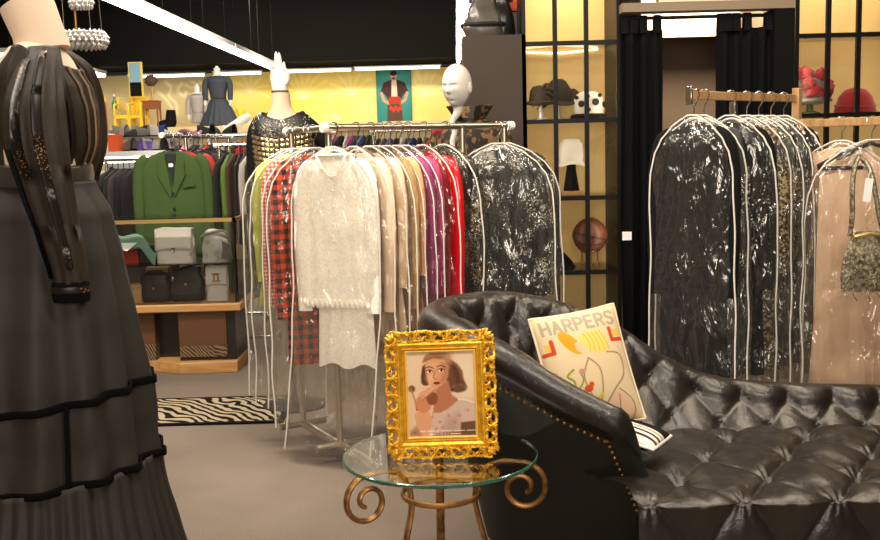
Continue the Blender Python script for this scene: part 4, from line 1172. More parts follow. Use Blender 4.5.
# separate meshes: upholstered inner+roll, outer panel
k_out = 22+18
def strip(name, i0, i1, mtl, capends=True):
    m = MB(); w = i1-i0
    vs = [V[a][b] for a in range(NP) for b in range(i0, i1)]
    fs = [(a*w+b, (a+1)*w+b, (a+1)*w+b+1, a*w+b+1) for a in range(NP-1) for b in range(w-1)]
    m.add(vs, fs)
    return m
m = strip('back', 0, k_out+1, 'sofa_leather')
back_ = build('backrest', m, 'sofa_leather', ch, world=True, smooth=180)
m = strip('side', k_out-1, npf, 'side_leather')
panel_ = build('outer_panel', m, 'side_leather', ch, world=True, smooth=180, label='smooth dark leather outer panel')
# closed front of the arm and the far end
m = MB()
e0 = [Vector(q) for q in V[0]]; h0 = path_at(0)[1]
bul = []
cen = sum(e0, Vector())/len(e0)
rings = [(1, 0), (.97, .02), (.88, .034), (.6, .042), (.2, .045)]
vs = []; 
for (k, d) in rings:
    for q in e0: 
        r = cen.lerp(q, k)-h0*d; vs.append((r.x, r.y, r.z))
ne = len(e0)
fs = [(a*ne+b, a*ne+(b+1) % ne, (a+1)*ne+(b+1) % ne, (a+1)*ne+b) for a in range(len(rings)-1) for b in range(ne)]
fs.append(tuple((len(rings)-1)*ne+b for b in range(ne)))
m.add(vs, fs); build('arm_front', m, 'side_leather', ch, world=True, smooth=60)
m = MB(); e1 = [tuple(q) for q in V[-1]]; m.add(e1, [tuple(range(len(e1)))]); build('end_panel', m, 'side_leather', ch, world=True, smooth=0)
# seat
xr_s = 1.95
def xl(Y):
    return interp([(2.70, .545), (2.85, .535), (3.0, .44), (3.2, .24), (3.4, .14), (3.7, .2)], Y)
NY, NX = 120, 300
ARC = 1.02
def seat_pt(u, v):
    # v: 0 bottom front edge -> over the nose -> back
    a = v*ARC
    if a < .26: y, z = 2.72, .14+a
    elif a < .26+.11:
        t = (a-.26)/.11*PI/2; y, z = 2.72+.07*(1-cos(t)), .40+.015*sin(t)
    else: y, z = 2.79+(a-.37), .415
    x = xl(y)+(xr_s-xl(y))*u
    return x, y, z, a
su, sv = .27, .21
def seat_tuft(x, a):
    p = x/su+a/(sv*2); q = x/su-a/(sv*2)
    sp, sq = abs(sin(PI*p)), abs(sin(PI*q)); dp, dq = p-round(p), q-round(q)
    g = math.exp(-(dp*dp+dq*dq)/.012)
    an = math.atan2(dq, dp)
    return .034*(.7*(sp*sq)**.36+.12*(sp+sq))-.024*g+.0035*sin(10*an+5*round(p)+2*round(q))*math.exp(-(dp*dp+dq*dq)/.07)
def seat_fn(u, v):
    x, y, z, a = seat_pt(u, v)
    xx = x+.0
    t = seat_tuft(xx-.71, a-.51)
    w = 1 if a > .12 else a/.12
    t += .008*noise.noise(Vector((x*9, a*9, 2)))+.004*noise.noise(Vector((x*25, a*12, 5)))
    t = (t-.02)*w
    if a < .26: return (x, y-t*.9, z)
    if a < .37:
        k = (a-.26)/.11; return (x, y-t*(1-k)*.9, z+t*k)
    return (x, y, z+t)
m = MB(); m.grid(seat_fn, NX, NY); seat_ = build('seat', m, 'sofa_leather', ch, world=True, smooth=180)
m = MB(); m.bx(xl(2.8)+.05, xr_s, 2.78, 3.55, .1, .36); build('base', m, 'side_leather', ch, world=True, smooth=0)
m = MB()
for (x, y) in ((.5, 2.95), (.25, 3.35), (1.85, 2.85), (1.85, 3.5)):
    m = MB(); m.lathe([(.022, 0), (.03, .05), (.038, .1)], c=(x, y, 0), n=12); build('leg', m, 'black_metal', ch, world=True)
# buttons on seat
cnt = 0
for i in range(-8, 20):
    for j in range(-12, 14):
        # lattice p,q integers
        x = su*(i+j)/2+.71; a = (i-j)*sv+.51
        if not (.1 < a < .95): continue
        v = a/ARC
        _, y, z, _ = seat_pt(0, v)
        if not (xl(y)+.04 < x < 1.6): continue
        u = (x-xl(y))/(xr_s-xl(y)); q = seat_fn(u, v)
        mb_ = MB(); 
        if a < .26: mb_.ell((q[0], q[1]-.002, q[2]), (.009, .006, .009), 10, 6)
        else: mb_.ell((q[0], q[1], q[2]+.002), (.009, .009, .006), 10, 6)
        nest(build('tuft_button', mb_, 'sofa_leather', ch, world=True), seat_); cnt += 1
# buttons on back
def back_pt(s, arc):
    p, h, n, pr = prof(s); d = 0; prev = pr[0]
    for (o, z, w) in pr[1:40]:
        l = math.hypot(o-prev[0], z-prev[1])
        if d+l >= arc:
            f = (arc-d)/l; o = prev[0]+(o-prev[0])*f; z = prev[1]+(z-prev[1])*f
            return Vector((p.x, p.y, 0))+n*(o+.028)+Vector((0, 0, z)), w, n
        d += l; prev = (o, z)
    return None, 0, n
nb = 0
for i in range(-6, 30):
    for j in range(-20, 30):
        s = TU*(i+j)/2-.03; arc = (i-j)*TV+.06
        if arc < .12 or s < .4 or s > SL-.3: continue
        q, w, n = back_pt(s, arc)
        if q is None or w < .45 or nb > 95: continue
        mb_ = MB(); mb_.ell(tuple(q), (.009, .009, .009), 10, 6); nest(build('tuft_button', mb_, 'sofa_leather', ch, world=True), back_); nb += 1
# brass nailheads under the roll of the outer panel, then down the arm front
nails = []
s = .03
while s < 1.0:
    p, h, n, pr = prof(s); o, z, _ = pr[k_out]
    nails.append((Vector((p.x, p.y, 0))+n*(o+.003)-h*lead(s, z, p.z, 50)+Vector((0, 0, z-.01)), n)); s += .0215
p, h, n, pr = prof(.028)
out = pr[k_out:]
d = 0; prev = out[0]; nxt = .01
for (o, z, _) in out[1:]:
    l = math.hypot(o-prev[0], z-prev[1])
    while nxt <= d+l:
        f = (nxt-d)/l; oo, zz = prev[0]+(o-prev[0])*f, prev[1]+(z-prev[1])*f
        nails.append((Vector((p.x, p.y, 0))+n*(oo+.003)-h*lead(.028, zz, p.z, 50)+Vector((0, 0, zz)), n)); nxt += .0215
    d += l; prev = (o, z)
for (q, n) in nails[:98]:
    mb_ = MB(); mb_.ell(tuple(q), (.0062, .0062, .0062), 8, 6); nest(build('nailhead', mb_, 'brass', ch, world=True, label='small brass nailhead'), panel_)

# ================================================================== needlepoint cushion
TL, TR, BR_ = at(529, 320, 3.30), at(613, 304, 3.36), at(637, 420, 3.20)
BL_ = BR_+(TL-TR)
ux = (TR-TL); uy = (BL_-TL)
cw, chh = ux.length, uy.length
nx = ux.normalized(); ny = (uy-nx*uy.dot(nx)).normalized(); nz = nx.cross(ny)   # nz away from viewer?
if nz.y > 0: nz = -nz
asp = chh/cw
p = Paint(1, asp, 190, int(190*asp), (222, 200, 166))
def letter(ch_, x, y, w, h):
    S = {'H': [[(0, 0), (0, 1)], [(1, 0), (1, 1)], [(0, .5), (1, .5)]], 'A': [[(0, 1), (.5, 0), (1, 1)], [(.2, .65), (.8, .65)]],
         'R': [[(0, 1), (0, 0), (.7, 0), (1, .14), (1, .4), (.7, .52), (0, .52)], [(.5, .52), (1, 1)]],
         'P': [[(0, 1), (0, 0), (.7, 0), (1, .14), (1, .4), (.7, .54), (0, .54)]], 'E': [[(1, 0), (0, 0), (0, 1), (1, 1)], [(0, .5), (.8, .5)]],
         'S': [[(1, .14), (.75, 0), (.25, 0), (0, .15), (.05, .38), (.5, .5), (.95, .62), (1, .85), (.75, 1), (.25, 1), (0, .86)]]}
    for st in S[ch_]: p.line([(x+a*w, y+b*h) for a, b in st], .034, (170, 156, 142))
for i, c in enumerate('HARPERS'): letter(c, .075+i*.127, .075, .082, .15)
p.line([(.05, .265), (.95, .265)], .008, (206, 190, 160))
# corner chevrons
p.poly([(.05, .34), (.12, .34), (.12, .42), (.05, .42)], (226, 190, 80)); p.line([(.13, .31), (.13, .45), (.03, .45)], .045, (200, 70, 34))
p.poly([(.86, .3), (.95, .3), (.95, .38), (.86, .38)], (226, 190, 80)); p.line([(.83, .28), (.83, .42), (.95, .42)], .045, (200, 70, 34))
# generic stitched figure with a sun hat
p.poly([(.42, .34), (.52, .28), (.68, .28), (.76, .36), (.74, .52), (.62, .56), (.5, .48)], (230, 206, 110))
for k in range(5): p.curve([(.5+.05*k, .29), (.54+.05*k, .4), (.52+.06*k, .52)], .012, (204, 170, 84))
p.ell(.33, .37, .075, .17, (222, 156, 36), rot=-.55)
p.ell(.42, .44, .05, .07, (226, 190, 160), rot=-.4)
skin = (220, 186, 158)
p.poly([(.55, 1.12), (.74, .98), (.9, 1.15), (.96, 1.38), (.7, 1.38), (.5, 1.3)], skin)
ol = (158, 136, 106)
p.curve([(.48, .58), (.38, .78), (.42, 1.0), (.47, 1.2)], .018, ol); p.curve([(.48, .58), (.58, .72), (.56, .95), (.47, 1.2)], .018, ol)
p.curve([(.72, .55), (.87, .6), (.86, .82), (.7, .98), (.56, 1.14), (.54, 1.24)], .02, ol)
p.curve([(.76, .98), (.88, 1.1), (.9, 1.22), (.82, 1.38)], .018, ol); p.curve([(.74, 1.04), (.72, 1.2), (.68, 1.36)], .016, ol)
p.curve([(.88, .5), (.95, .9), (.98, 1.2)], .012, (196, 176, 148))
# stitched flowers
gr = (128, 146, 50)
p.curve([(.26, 1.05), (.2, .9), (.12, .82)], .022, gr); p.curve([(.24, 1.0), (.26, .82), (.2, .74), (.28, .68)], .022, gr); p.curve([(.25, .95), (.36, .82), (.34, .72)], .018, gr)
p.curve([(.3, 1.12), (.38, 1.02), (.46, 1.06)], .022, gr); p.curve([(.47, 1.2), (.5, 1.06), (.54, 1.0)], .03, (206, 186, 60))
p.ell(.07, .75, .045, .09, (198, 66, 40)); p.ell(.4, .92, .05, .04, (206, 74, 44)); p.ell(.44, .88, .03, .03, (206, 74, 44)); p.ell(.37, .72, .035, .035, (196, 140, 130))
cu = root('cushion', (TL+BR_)/2-nz*.0, 'cream needlepoint cushion reading HARPERS leaning in the chaise corner', 'cushion')
O = TL
def puff(u, v): 
    e = (max(0, 1-(2*u-1)**6)*max(0, 1-(2*v-1)**6))
    e2 = (1-(2*u-1)**2)*(1-(2*v-1)**2)
    return .012*e**.5+.055*e2**.6
def pin(u, v):
    du = .02*(1-(2*v-1)**2)*(1-2*u)*1.0; dv = .02*(1-(2*u-1)**2)*(1-2*v)
    return u+du, v+dv
def cf(u, v, sg=1):
    a, b = pin(u, v)
    return O+nx*(a*cw)+ny*(b*chh)+nz*(sg*puff(u, v))
m = MB(); m.grid(lambda u, v: cf(u, v), p.nx, p.ny); p.A *= np.array([.93, .92, .89]); build('needlepoint_front', m, 'printed_matte', cu, world=True, colors=p.linear(), smooth=180)
m = MB(); m.grid(lambda u, v: cf(u, v, -.8), 40, 52); build('back_cover', m, 'cream_pillow', cu, world=True, smooth=180)
ed = [cf(i/30, 0) for i in range(30)]+[cf(1, i/40) for i in range(40)]+[cf(1-i/30, 1) for i in range(30)]+[cf(0, 1-i/40) for i in range(40)]
m = MB(); m.tube(ed, .0055, 8, closed=True); build('piping', m, 'cream_pillow', cu, world=True)
# black and white striped cushion lying under it
A = at(618, 428, 3.16); B = at(676, 447, 2.98)
zb = .475
cx_, cy_ = X(640, 448, 3.08), 3.08
f0 = root('cushion', (cx_-.035, cy_+.08, seat_z+.06), 'flat black cushion with white stripes lying under the HARPERS cushion', 'cushion', rot=(0, math.radians(10), math.radians(-32)))
m = MB()
def flat_c(u, v, sg=1):
    e = max(0, (1-(2*u-1)**4)*(1-(2*v-1)**4))**.5
    return ((u-.5)*.26, (v-.5)*.17, sg*.03*e)
p = Paint(1, .65, 80, 56, (20, 18, 17))
p.poly([(0, .0), (1, .0), (1, .40), (0, .40)], (226, 216, 200)); p.line([(0, .12), (1, .12)], .05, (30, 27, 25)); p.line([(0, .24), (1, .24)], .05, (30, 27, 25)); p.line([(0, .34), (1, .34)], .02, (60, 54, 50))
m.grid(lambda u, v: flat_c(u, v), 80, 56); build('striped_top', m, 'printed_matte', f0, colors=p.linear(), smooth=180)
m = MB(); m.grid(lambda u, v: flat_c(u, v, -1), 30, 20); build('back_cover', m, 'black_cloth', f0, smooth=180)
ed = [flat_c(i/20, 0) for i in range(20)]+[flat_c(1, i/14) for i in range(14)]+[flat_c(1-i/20, 1) for i in range(20)]+[flat_c(0, 1-i/14) for i in range(14)]
m = MB(); m.tube(ed, .005, 6, closed=True); build('piping', m, 'white_piping', f0)

# ================================================================== glass side table with scrolled bronze base
HT = .50
tc_ = onz(440, 453, HT); tcx, tcy = tc_.x, tc_.y
RT = 100*tcy/1000*1.005
tb = root('side_table', (tcx, tcy, 0), 'round glass side table on scrolled bronze legs before the chaise', 'table')
m = MB(); m.lathe([(RT-.004, -.012), (RT-.003, -.0122)], n=8) if False else m.lathe([(.001, -.012), (RT-.004, -.012), (RT-.004, 0), (.001, 0)], n=96)
m.v = [(x, y, z+HT) for x, y, z in m.v]
m2 = MB()
vs = []; 
m2.grid(lambda u, v: ((RT-.004)*v*cos(2*PI*u), (RT-.004)*v*sin(2*PI*u), HT), 96, 2, wu=True)
o_top = build('glass_top', m2, TABLEGLASS, tb, smooth=0)
m = MB(); m.lathe([(RT-.004, HT), (RT-.0005, HT-.002), (RT, HT-.006), (RT-.0005, HT-.010), (RT-.004, HT-.012)], n=96)
m.f = m.f[:-2]; build('glass_edge', m, 'table_edge', tb, label='green tinted polished glass edge')
def leg(ang, lab=None, sc=1.):
    dx, dy = cos(ang), sin(ang)
    # radial profile (r, z) floor -> knee -> under glass -> scroll
    lp = [(.205, .012), (.19, .05), (.15, .17), (.115, .30), (.105, .36), (.115, .42), (.145, .462), (.195, .481), (.24, .480)]
    sp = spiral((.252, .400), .080, .018, PI/2+.1, PI/2-2*PI*1.42, 48)
    P = [(r*dx, r*dy, z) for r, z in (lp[:-1]+sp)]
    P = catmull(P[:8], 40)+[Vector(q) for q in P[9:]]
    side = (-dy, dx, 0)
    rr = [.0115]*len(P)
    for i in range(30): rr[-1-i] = .0115 - .0015*(1-i/30)
    m = MB(); m.tube(P, rr, 10, flat=(1.15, .72, side)); build('scroll_leg', m, 'aged_bronze', tb)
    m = MB(); m.ell((.205*dx, .205*dy, .008), (.02, .02, .008), 12, 6); build('foot', m, 'aged_bronze', tb)
for a in (math.radians(211), math.radians(-10), math.radians(92)): leg(a)
m = MB(); m.tube([(.118*cos(2*PI*i/60), .118*sin(2*PI*i/60), .375) for i in range(60)], .0095, 8, closed=True, flat=(1.0, .7, (0, 0, 1))); build('ring', m, 'aged_bronze', tb)

# ================================================================== ornate gold picture frame
YFm = tcy-.045
b0 = onz(444, 461, HT+.002); 
cF = onz(443.5, 459, HT+.003)
FW, FH = .330, .385
lean = math.radians(-9); rzf = math.radians(-4)
fr = root('framed_portrait', (cF.x, cF.y, HT+.002), 'ornate pierced gold picture frame with a portrait on the glass table', 'picture frame', rot=(lean, math.radians(-1.2), rzf))
# local: x across, z up, -y towards viewer
BW = .040        # pierced ornament
IW = .026        # inner moulding
x0, x1, z0, z1 = -FW/2, FW/2, 0.004, FH
def ring(a0, a1, y_a, y_b, mtl, nm, label=None):
    """rectangular moulding between inset a0 (outer) and a1 (inner), front faces y_a (outer edge) to y_b (inner)"""
    m = MB()
    def rc(i, y): return [(x0+i, y, z0+i), (x1-i, y, z0+i), (x1-i, y, z1-i), (x0+i, y, z1-i)]
    mid = (a0+a1)/2
    L = rc(a0, .008)+rc(a0, y_a)+rc(mid, min(y_a, y_b)-.004)+rc(a1, y_b)+rc(a1, .008)
    fs = [(k*4+i, k*4+(i+1) % 4, (k+1)*4+(i+1) % 4, (k+1)*4+i) for k in range(4) for i in range(4)]
    fs += [(16+i, 16+(i+1) % 4, (i+1) % 4, i) for i in range(4)]
    m.add(L, fs); return build(nm, m, mtl, fr, smooth=0, bevel=.0015, label=label)
ring(BW-.008, BW+.010, -.008, -.006, 'gold_leaf', 'inner_moulding')
ring(BW+.010, BW+IW-.008, -.006, -.001, 'gold_leaf', 'inner_moulding')
ring(BW+IW-.008, BW+IW, -.003, .001, 'gold_liner', 'liner', 'pale gold inner liner')
# pierced scroll border
def scroll_cell(m, T, L, flip):
    s = -1 if flip else 1
    mid = BW/2-.003
    # C scroll with spiralled ends, S link and leaves; local (t along side, n across from outer edge)
    c1 = (L*.30, mid+s*.004); c2 = (L*.74, mid-s*.005)
    P1 = spiral(c1, .0135, .003, -s*PI*.6, -s*PI*.6+s*2*PI*1.25, 26)
    P2 = spiral(c2, .0115, .003, s*PI*.5, s*PI*.5+s*2*PI*1.2, 24)
    for P, r in ((P1, .0042), (P2, .0038)):
        m.tube([T(a, b, -.006-.004*sin(i*.25)) for i, (a, b) in enumerate(P)], [1.2*r*(1-.3*i/len(P)) for i in range(len(P))], 6)
    lk = catmull([(0, mid-s*.014, 0), (L*.25, mid-s*.016, 0), (L*.52, mid, 0), (L*.75, mid+s*.015, 0), (L, mid+s*.014, 0)], 14)
    m.tube([T(a.x, a.y, -.007) for a in lk], .005, 6)
    for (a, b, r1, r2, an) in ((L*.5, mid-s*.013, .0085, .0045, .5*s), (L*.02, mid+s*.006, .0095, .005, -.9*s), (L*.52, mid+s*.012, .008, .004, .9*s), (L*.92, mid-s*.011, .008, .004, -.4*s)):
        cs, sn = cos(an), sin(an)
        vs = []
        n1, n2 = 8, 6
        for i in range(n2+1):
            f = PI*i/n2
            for k in range(n1):
                w = 2*PI*k/n1
                lx, ly, lz = r1*cos(f), r2*sin(f)*cos(w), .0055*sin(f)*sin(w)
                vs.append(T(a+lx*cs-ly*sn, b+lx*sn+ly*cs, -.009+lz))
        m.add(vs, [(i*n1+k, i*n1+(k+1) % n1, (i+1)*n1+(k+1) % n1, (i+1)*n1+k) for i in range(n2) for k in range(n1)])
def side(nm, n, T, Ltot):
    m = MB(); L = Ltot/n
    for i in range(n):
        scroll_cell(m, (lambda a, b, y, i=i: T(a+i*L, b, y)), L, i % 2)
    # scalloped outer lip
    N_ = n*10
    m.tube([T(Ltot*i/N_, .003+.0026*abs(sin(PI*i/5)), -.004) for i in range(N_+1)], .0034, 6)
    build(nm, m, 'gold_leaf', fr, smooth=60)
side('scroll_border', 6, lambda a, b, y: (x0+.018+a, y, z1-b), FW-.036)
side('scroll_border', 6, lambda a, b, y: (x0+.018+a, y, z0+b), FW-.036)
side('scroll_border', 7, lambda a, b, y: (x0+b, y, z0+.018+a), FH-.04)
side('scroll_border', 7, lambda a, b, y: (x1-b, y, z0+.018+a), FH-.04)
for (cx, cz, sx_, sz_) in ((x0, z0, 1, 1), (x1, z0, -1, 1), (x1, z1, -1, -1), (x0, z1, 1, -1)):
    m = MB()
    for an, l in ((PI/4, .026), (.15, .022), (PI/2-.15, .022), (.5, .02), (PI/2-.5, .02)):
        ca, sa = cos(an), sin(an)
        P = [(cx+sx_*(.026-l*ca*(t/5)-.0), -.006-.007*sin(PI*t/5), cz+sz_*(.026-l*sa*(t/5))) for t in range(6)]
        m.tube(P, [.003, .006, .007, .006, .004, .0015], 8)
    m.ell((cx+sx_*.024, -.008, cz+sz_*.024), (.009, .007, .009), 10, 6)
    build('corner_leaf', m, 'gold_leaf', fr)
# portrait print
ii = BW+IW-.001
px0, px1, pz0, pz1 = x0+ii, x1-ii, z0+ii, z1-ii
asp = (pz1-pz0)/(px1-px0)
p = Paint(1, asp, 190, int(190*asp), (222, 200, 176))
k = asp/450
def C(x, y): return ((x-20)/365, (y-45)*k)
def CP(*pts): return [C(x, y) for x, y in pts]
p.ell(*C(330, 160), .3, .4, (228, 216, 196), soft=.3, al=.8); p.ell(*C(40, 120), .22, .4, (230, 212, 190), soft=.3, al=.6); p.poly(CP((260, 330), (385, 300), (385, 495), (260, 495)), (196, 172, 148), al=.5, soft=.1)
hair, hd, hl = (122, 84, 58), (84, 56, 38), (158, 116, 84)
p.poly(CP((240, 95), (262, 88), (292, 110), (322, 150), (326, 190), (342, 226), (332, 254), (292, 264), (252, 256), (232, 200)), hair, soft=.03)
p.poly(CP((104, 120), (96, 170), (94, 208), (108, 222), (136, 220), (126, 150), (126, 100)), hair, soft=.02)
p.poly(CP((105, 100), (118, 66), (150, 48), (236, 46), (258, 70), (262, 120), (246, 150), (226, 96), (150, 88)), hl, soft=.03)
p.curve(CP((252, 110), (296, 150), (300, 210), (330, 232)), .03, hd, al=.7, soft=.03); p.curve(CP((262, 250), (296, 232), (336, 234)), .025, hd, soft=.02); p.curve(CP((256, 100), (300, 126), (318, 180)), .03, hl, al=.7, soft=.05); p.ell(*C(304, 240), .1, .06, hair, soft=.04); p.curve(CP((270, 232), (304, 222), (338, 236)), .03, hl, al=.8, soft=.04); p.curve(CP((276, 130), (288, 180), (292, 220)), .03, hd, al=.6, soft=.05)
p.ell(*C(246, 70), .07, .12, (196, 160, 128), soft=.08, al=.7); p.curve(CP((112, 130), (104, 180), (120, 216)), .03, hd, al=.6, soft=.04); p.curve(CP((130, 70), (170, 56), (220, 60)), .03, (186, 146, 110), al=.8, soft=.05)
p.poly(CP((176, 230), (244, 200), (262, 280), (300, 302), (240, 350), (150, 390), (160, 330)), (186, 132, 100), soft=.03)
p.poly(CP((120, 96), (160, 78), (226, 84), (246, 120), (244, 172), (222, 214), (184, 238), (156, 232), (134, 198), (120, 150)), (216, 168, 134), soft=.025)
p.ell(*C(150, 185), .07, .07, (232, 190, 158), soft=.08, al=.8); p.ell(*C(165, 115), .1, .05, (228, 184, 150), soft=.08, al=.7)
p.poly(CP((206, 100), (248, 110), (246, 175), (216, 222), (196, 200), (218, 160)), (186, 132, 100), al=.7, soft=.06)
for (ex, ey) in ((142, 149), (206, 144)):
    p.ell(*C(ex, ey), .038, .02, (240, 226, 210)); p.ell(*C(ex+2, ey-1), .018, .02, (58, 40, 30)); p.curve(CP((ex-17, ey-5), (ex, ey-11), (ex+17, ey-3)), .012, (60, 40, 30)); p.curve(CP((ex-20, ey-20), (ex, ey-27), (ex+22, ey-18)), .014, (100, 66, 44))
p.curve(CP((172, 150), (164, 180), (172, 190), (184, 188)), .012, (170, 112, 84), soft=.02)
p.ell(*C(180, 211), .05, .022, (150, 62, 52)); p.line(CP((164, 211), (198, 210)), .006, (90, 36, 30))
p.poly(CP((140, 400), (160, 368), (215, 372), (300, 302), (340, 300), (385, 322), (385, 420), (300, 428), (310, 495), (150, 495)), (206, 188, 178), soft=.02)
p.curve(CP((296, 300), (340, 306), (384, 322)), .02, (236, 224, 206), soft=.02)
p.poly(CP((220, 400), (300, 360), (312, 495), (180, 495)), (186, 164, 152), al=.6, soft=.08)
for (x, y) in ((148, 392), (190, 420), (240, 386), (300, 386), (206, 450), (270, 424), (345, 360), (170, 455)): p.ell(*C(x, y), .02, .018, (206, 120, 112), soft=.03, al=.7)
p.poly(CP((306, 424), (385, 418), (385, 495), (300, 495)), (122, 88, 66), soft=.02); p.poly(CP((150, 480), (310, 470), (310, 495), (150, 495)), (140, 104, 84), al=.7, soft=.03)
p.poly(CP((52, 372), (96, 340), (128, 350), (150, 420), (130, 495), (70, 495)), (220, 172, 138), soft=.02)
p.poly(CP((66, 290), (96, 266), (150, 300), (142, 350), (100, 372), (60, 350)), (206, 150, 116), soft=.02)
p.ell(*C(152, 292), .085, .1, (150, 92, 60), soft=.02)
for a, b in (((96, 278), (168, 222)), ((104, 290), (178, 236)), ((86, 268), (140, 236))): p.line(CP(a, b), .034, (222, 170, 134), soft=.02)
p.line(CP((100, 300), (172, 244)), .01, (150, 100, 74), soft=.015)
p.ell(*C(42, 238), .05, .05, (140, 96, 66), soft=.02); p.line(CP((36, 240), (58, 300), (66, 350)), .024, (196, 142, 108), soft=.02); p.ell(*C(66, 350), .014, .014, (176, 84, 60))
p.poly(CP((20, 470), (60, 440), (90, 495), (20, 495)), (150, 106, 84), al=.6, soft=.06)
# faint two line caption of illegible small marks
rs = random.Random(4)
def caption(xa, xb, y):
    x = xa
    while x < xb:
        w = rs.uniform(3, 7)
        if rs.random() > .16: p.line(CP((x, y), (x+w, y)), .010, (236, 222, 206), al=.85)
        x += w+3
p.A = 255*(p.A/255)**1.25*np.array([.95, .91, .87])
caption(66, 382, 467); caption(130, 300, 490-6)
t_ = MB(); t_.grid(lambda u, v: (px0+(px1-px0)*u, .0015, pz1-(pz1-pz0)*v), p.nx, p.ny)
build('portrait_print', t_, 'printed', fr, colors=p.linear(), smooth=0, label='faded colour portrait of a dark haired woman eating')
m = MB(); m.bx(x0+BW-.006, x1-BW+.006, .0035, .010, z0+BW-.006, z1-BW+.006); build('backing_board', m, 'black_cloth', fr, smooth=0)
m = MB(); m.prism([(-.02, FH*.7), (.02, FH*.7), (.03, .0), (-.03, .0)], 0, .004, M=Matrix.Translation((0, .012, 0)) @ Matrix.Translation((0, 0, FH*.7)) @ Matrix.Rotation(math.radians(22), 4, 'X') @ Matrix.Translation((0, 0, -FH*.7)))
build('easel_strut', m, 'black_cloth', fr, smooth=0)
# ================================================================== black gown on a mannequin, left foreground
YG = 2.7
dxc = at(42, 175, YG).x
def zg(y, Y=YG): return at(60, y, Y).z
mn = root('mannequin', (dxc, YG, 0), 'headless flesh toned mannequin wearing the long black gown at left', 'mannequin')
zw, zsh, znk = zg(176), zg(52), zg(40)
def dvec(px, py, Y=YG): 
    q = at(px, py, Y); return (q.x-dxc, q.y-YG, q.z)
m = MB()
m.tube([dvec(44, 52), dvec(38, 32), dvec(29, 10), dvec(25, 2)], [.07, .066, .069, .068], 28); build('neck', m, 'mannequin_linen', mn)
m = MB()
def torso(u, v):
    a = 2*PI*u; z = zsh+.035-(zsh+.035-zw+.25)*v
    ax = interp([(0, .02), (.06, .075), (.2, .105), (.45, .118), (.75, .095), (1, .11)], v); ay = interp([(0, .03), (.06, .13), (.16, .165), (.45, .15), (.75, .11), (1, .14)], v)
    return (ax*cos(a)+.012, ay*sin(a), z)
m.grid(torso, 40, 24, wu=True); m.f.append(tuple(i*24 for i in range(40))); build('torso', m, 'mannequin_linen', mn)
m = MB(); m.tube([(0, 0, .02), (0, 0, zw-.2)], .016, 12); build('pole', m, 'chrome', mn)
m = MB(); m.lathe([(.19, 0), (.19, .012), (.03, .022), (.022, .05)], n=32); build('base', m, 'chrome', mn)
gw = root('gown', (dxc, YG, 0), 'long black satin gown with puffed sheer sleeves and velvet ribbon bands', 'gown')
def bod(u, v):
    a = 2*PI*u
    top = zsh+.004-.05*max(0, cos(a))**1.5
    z = top+(zw-top)*v
    f = (zsh-z)/(zsh-zw)
    ax = interp([(-.3, .035), (0, .052), (.15, .088), (.3, .114), (.5, .132), (.75, .132), (1, .112)], f); ay = interp([(-.3, .11), (0, .165), (.2, .18), (.5, .165), (1, .125)], f)
    pl = 1+.05*sin(14*a)*min(1, v*3)*(1-.3*v)
    return (ax*cos(a)*pl+.015*sin(PI*v)*(1 if cos(a) > 0 else 0)+.03*max(0, 1-f/.5), ay*sin(a)*pl, z)
m = MB(); m.grid(bod, 112, 40, wu=True); build('bodice', m, 'black_sheer', gw, solid=.004, smooth=180)
def vstrip(a, half, mtl, nm, lift=.006, v0=0., v1=1., label=None):
    m = MB()
    def fn(u, v):
        p = Vector(bod((a+(u-.5)*2*half)/(2*PI), v0+(v1-v0)*v)); r = Vector((p.x, p.y, 0)).normalized()
        return p+r*lift
    m.grid(fn, 6, 40); build(nm, m, mtl, gw, solid=.002, smooth=180, label=label)
for a in (-.28, .3): vstrip(a, .05, 'brown_stripe', 'bodice_stripe', label='brown satin stripe')
vstrip(-.62, .07, 'dress_trim_sparkle', 'sequin_trim')
vstrip(-.02, .016, 'tan_stripe', 'bodice_stripe', .009, label='tan satin stripe')
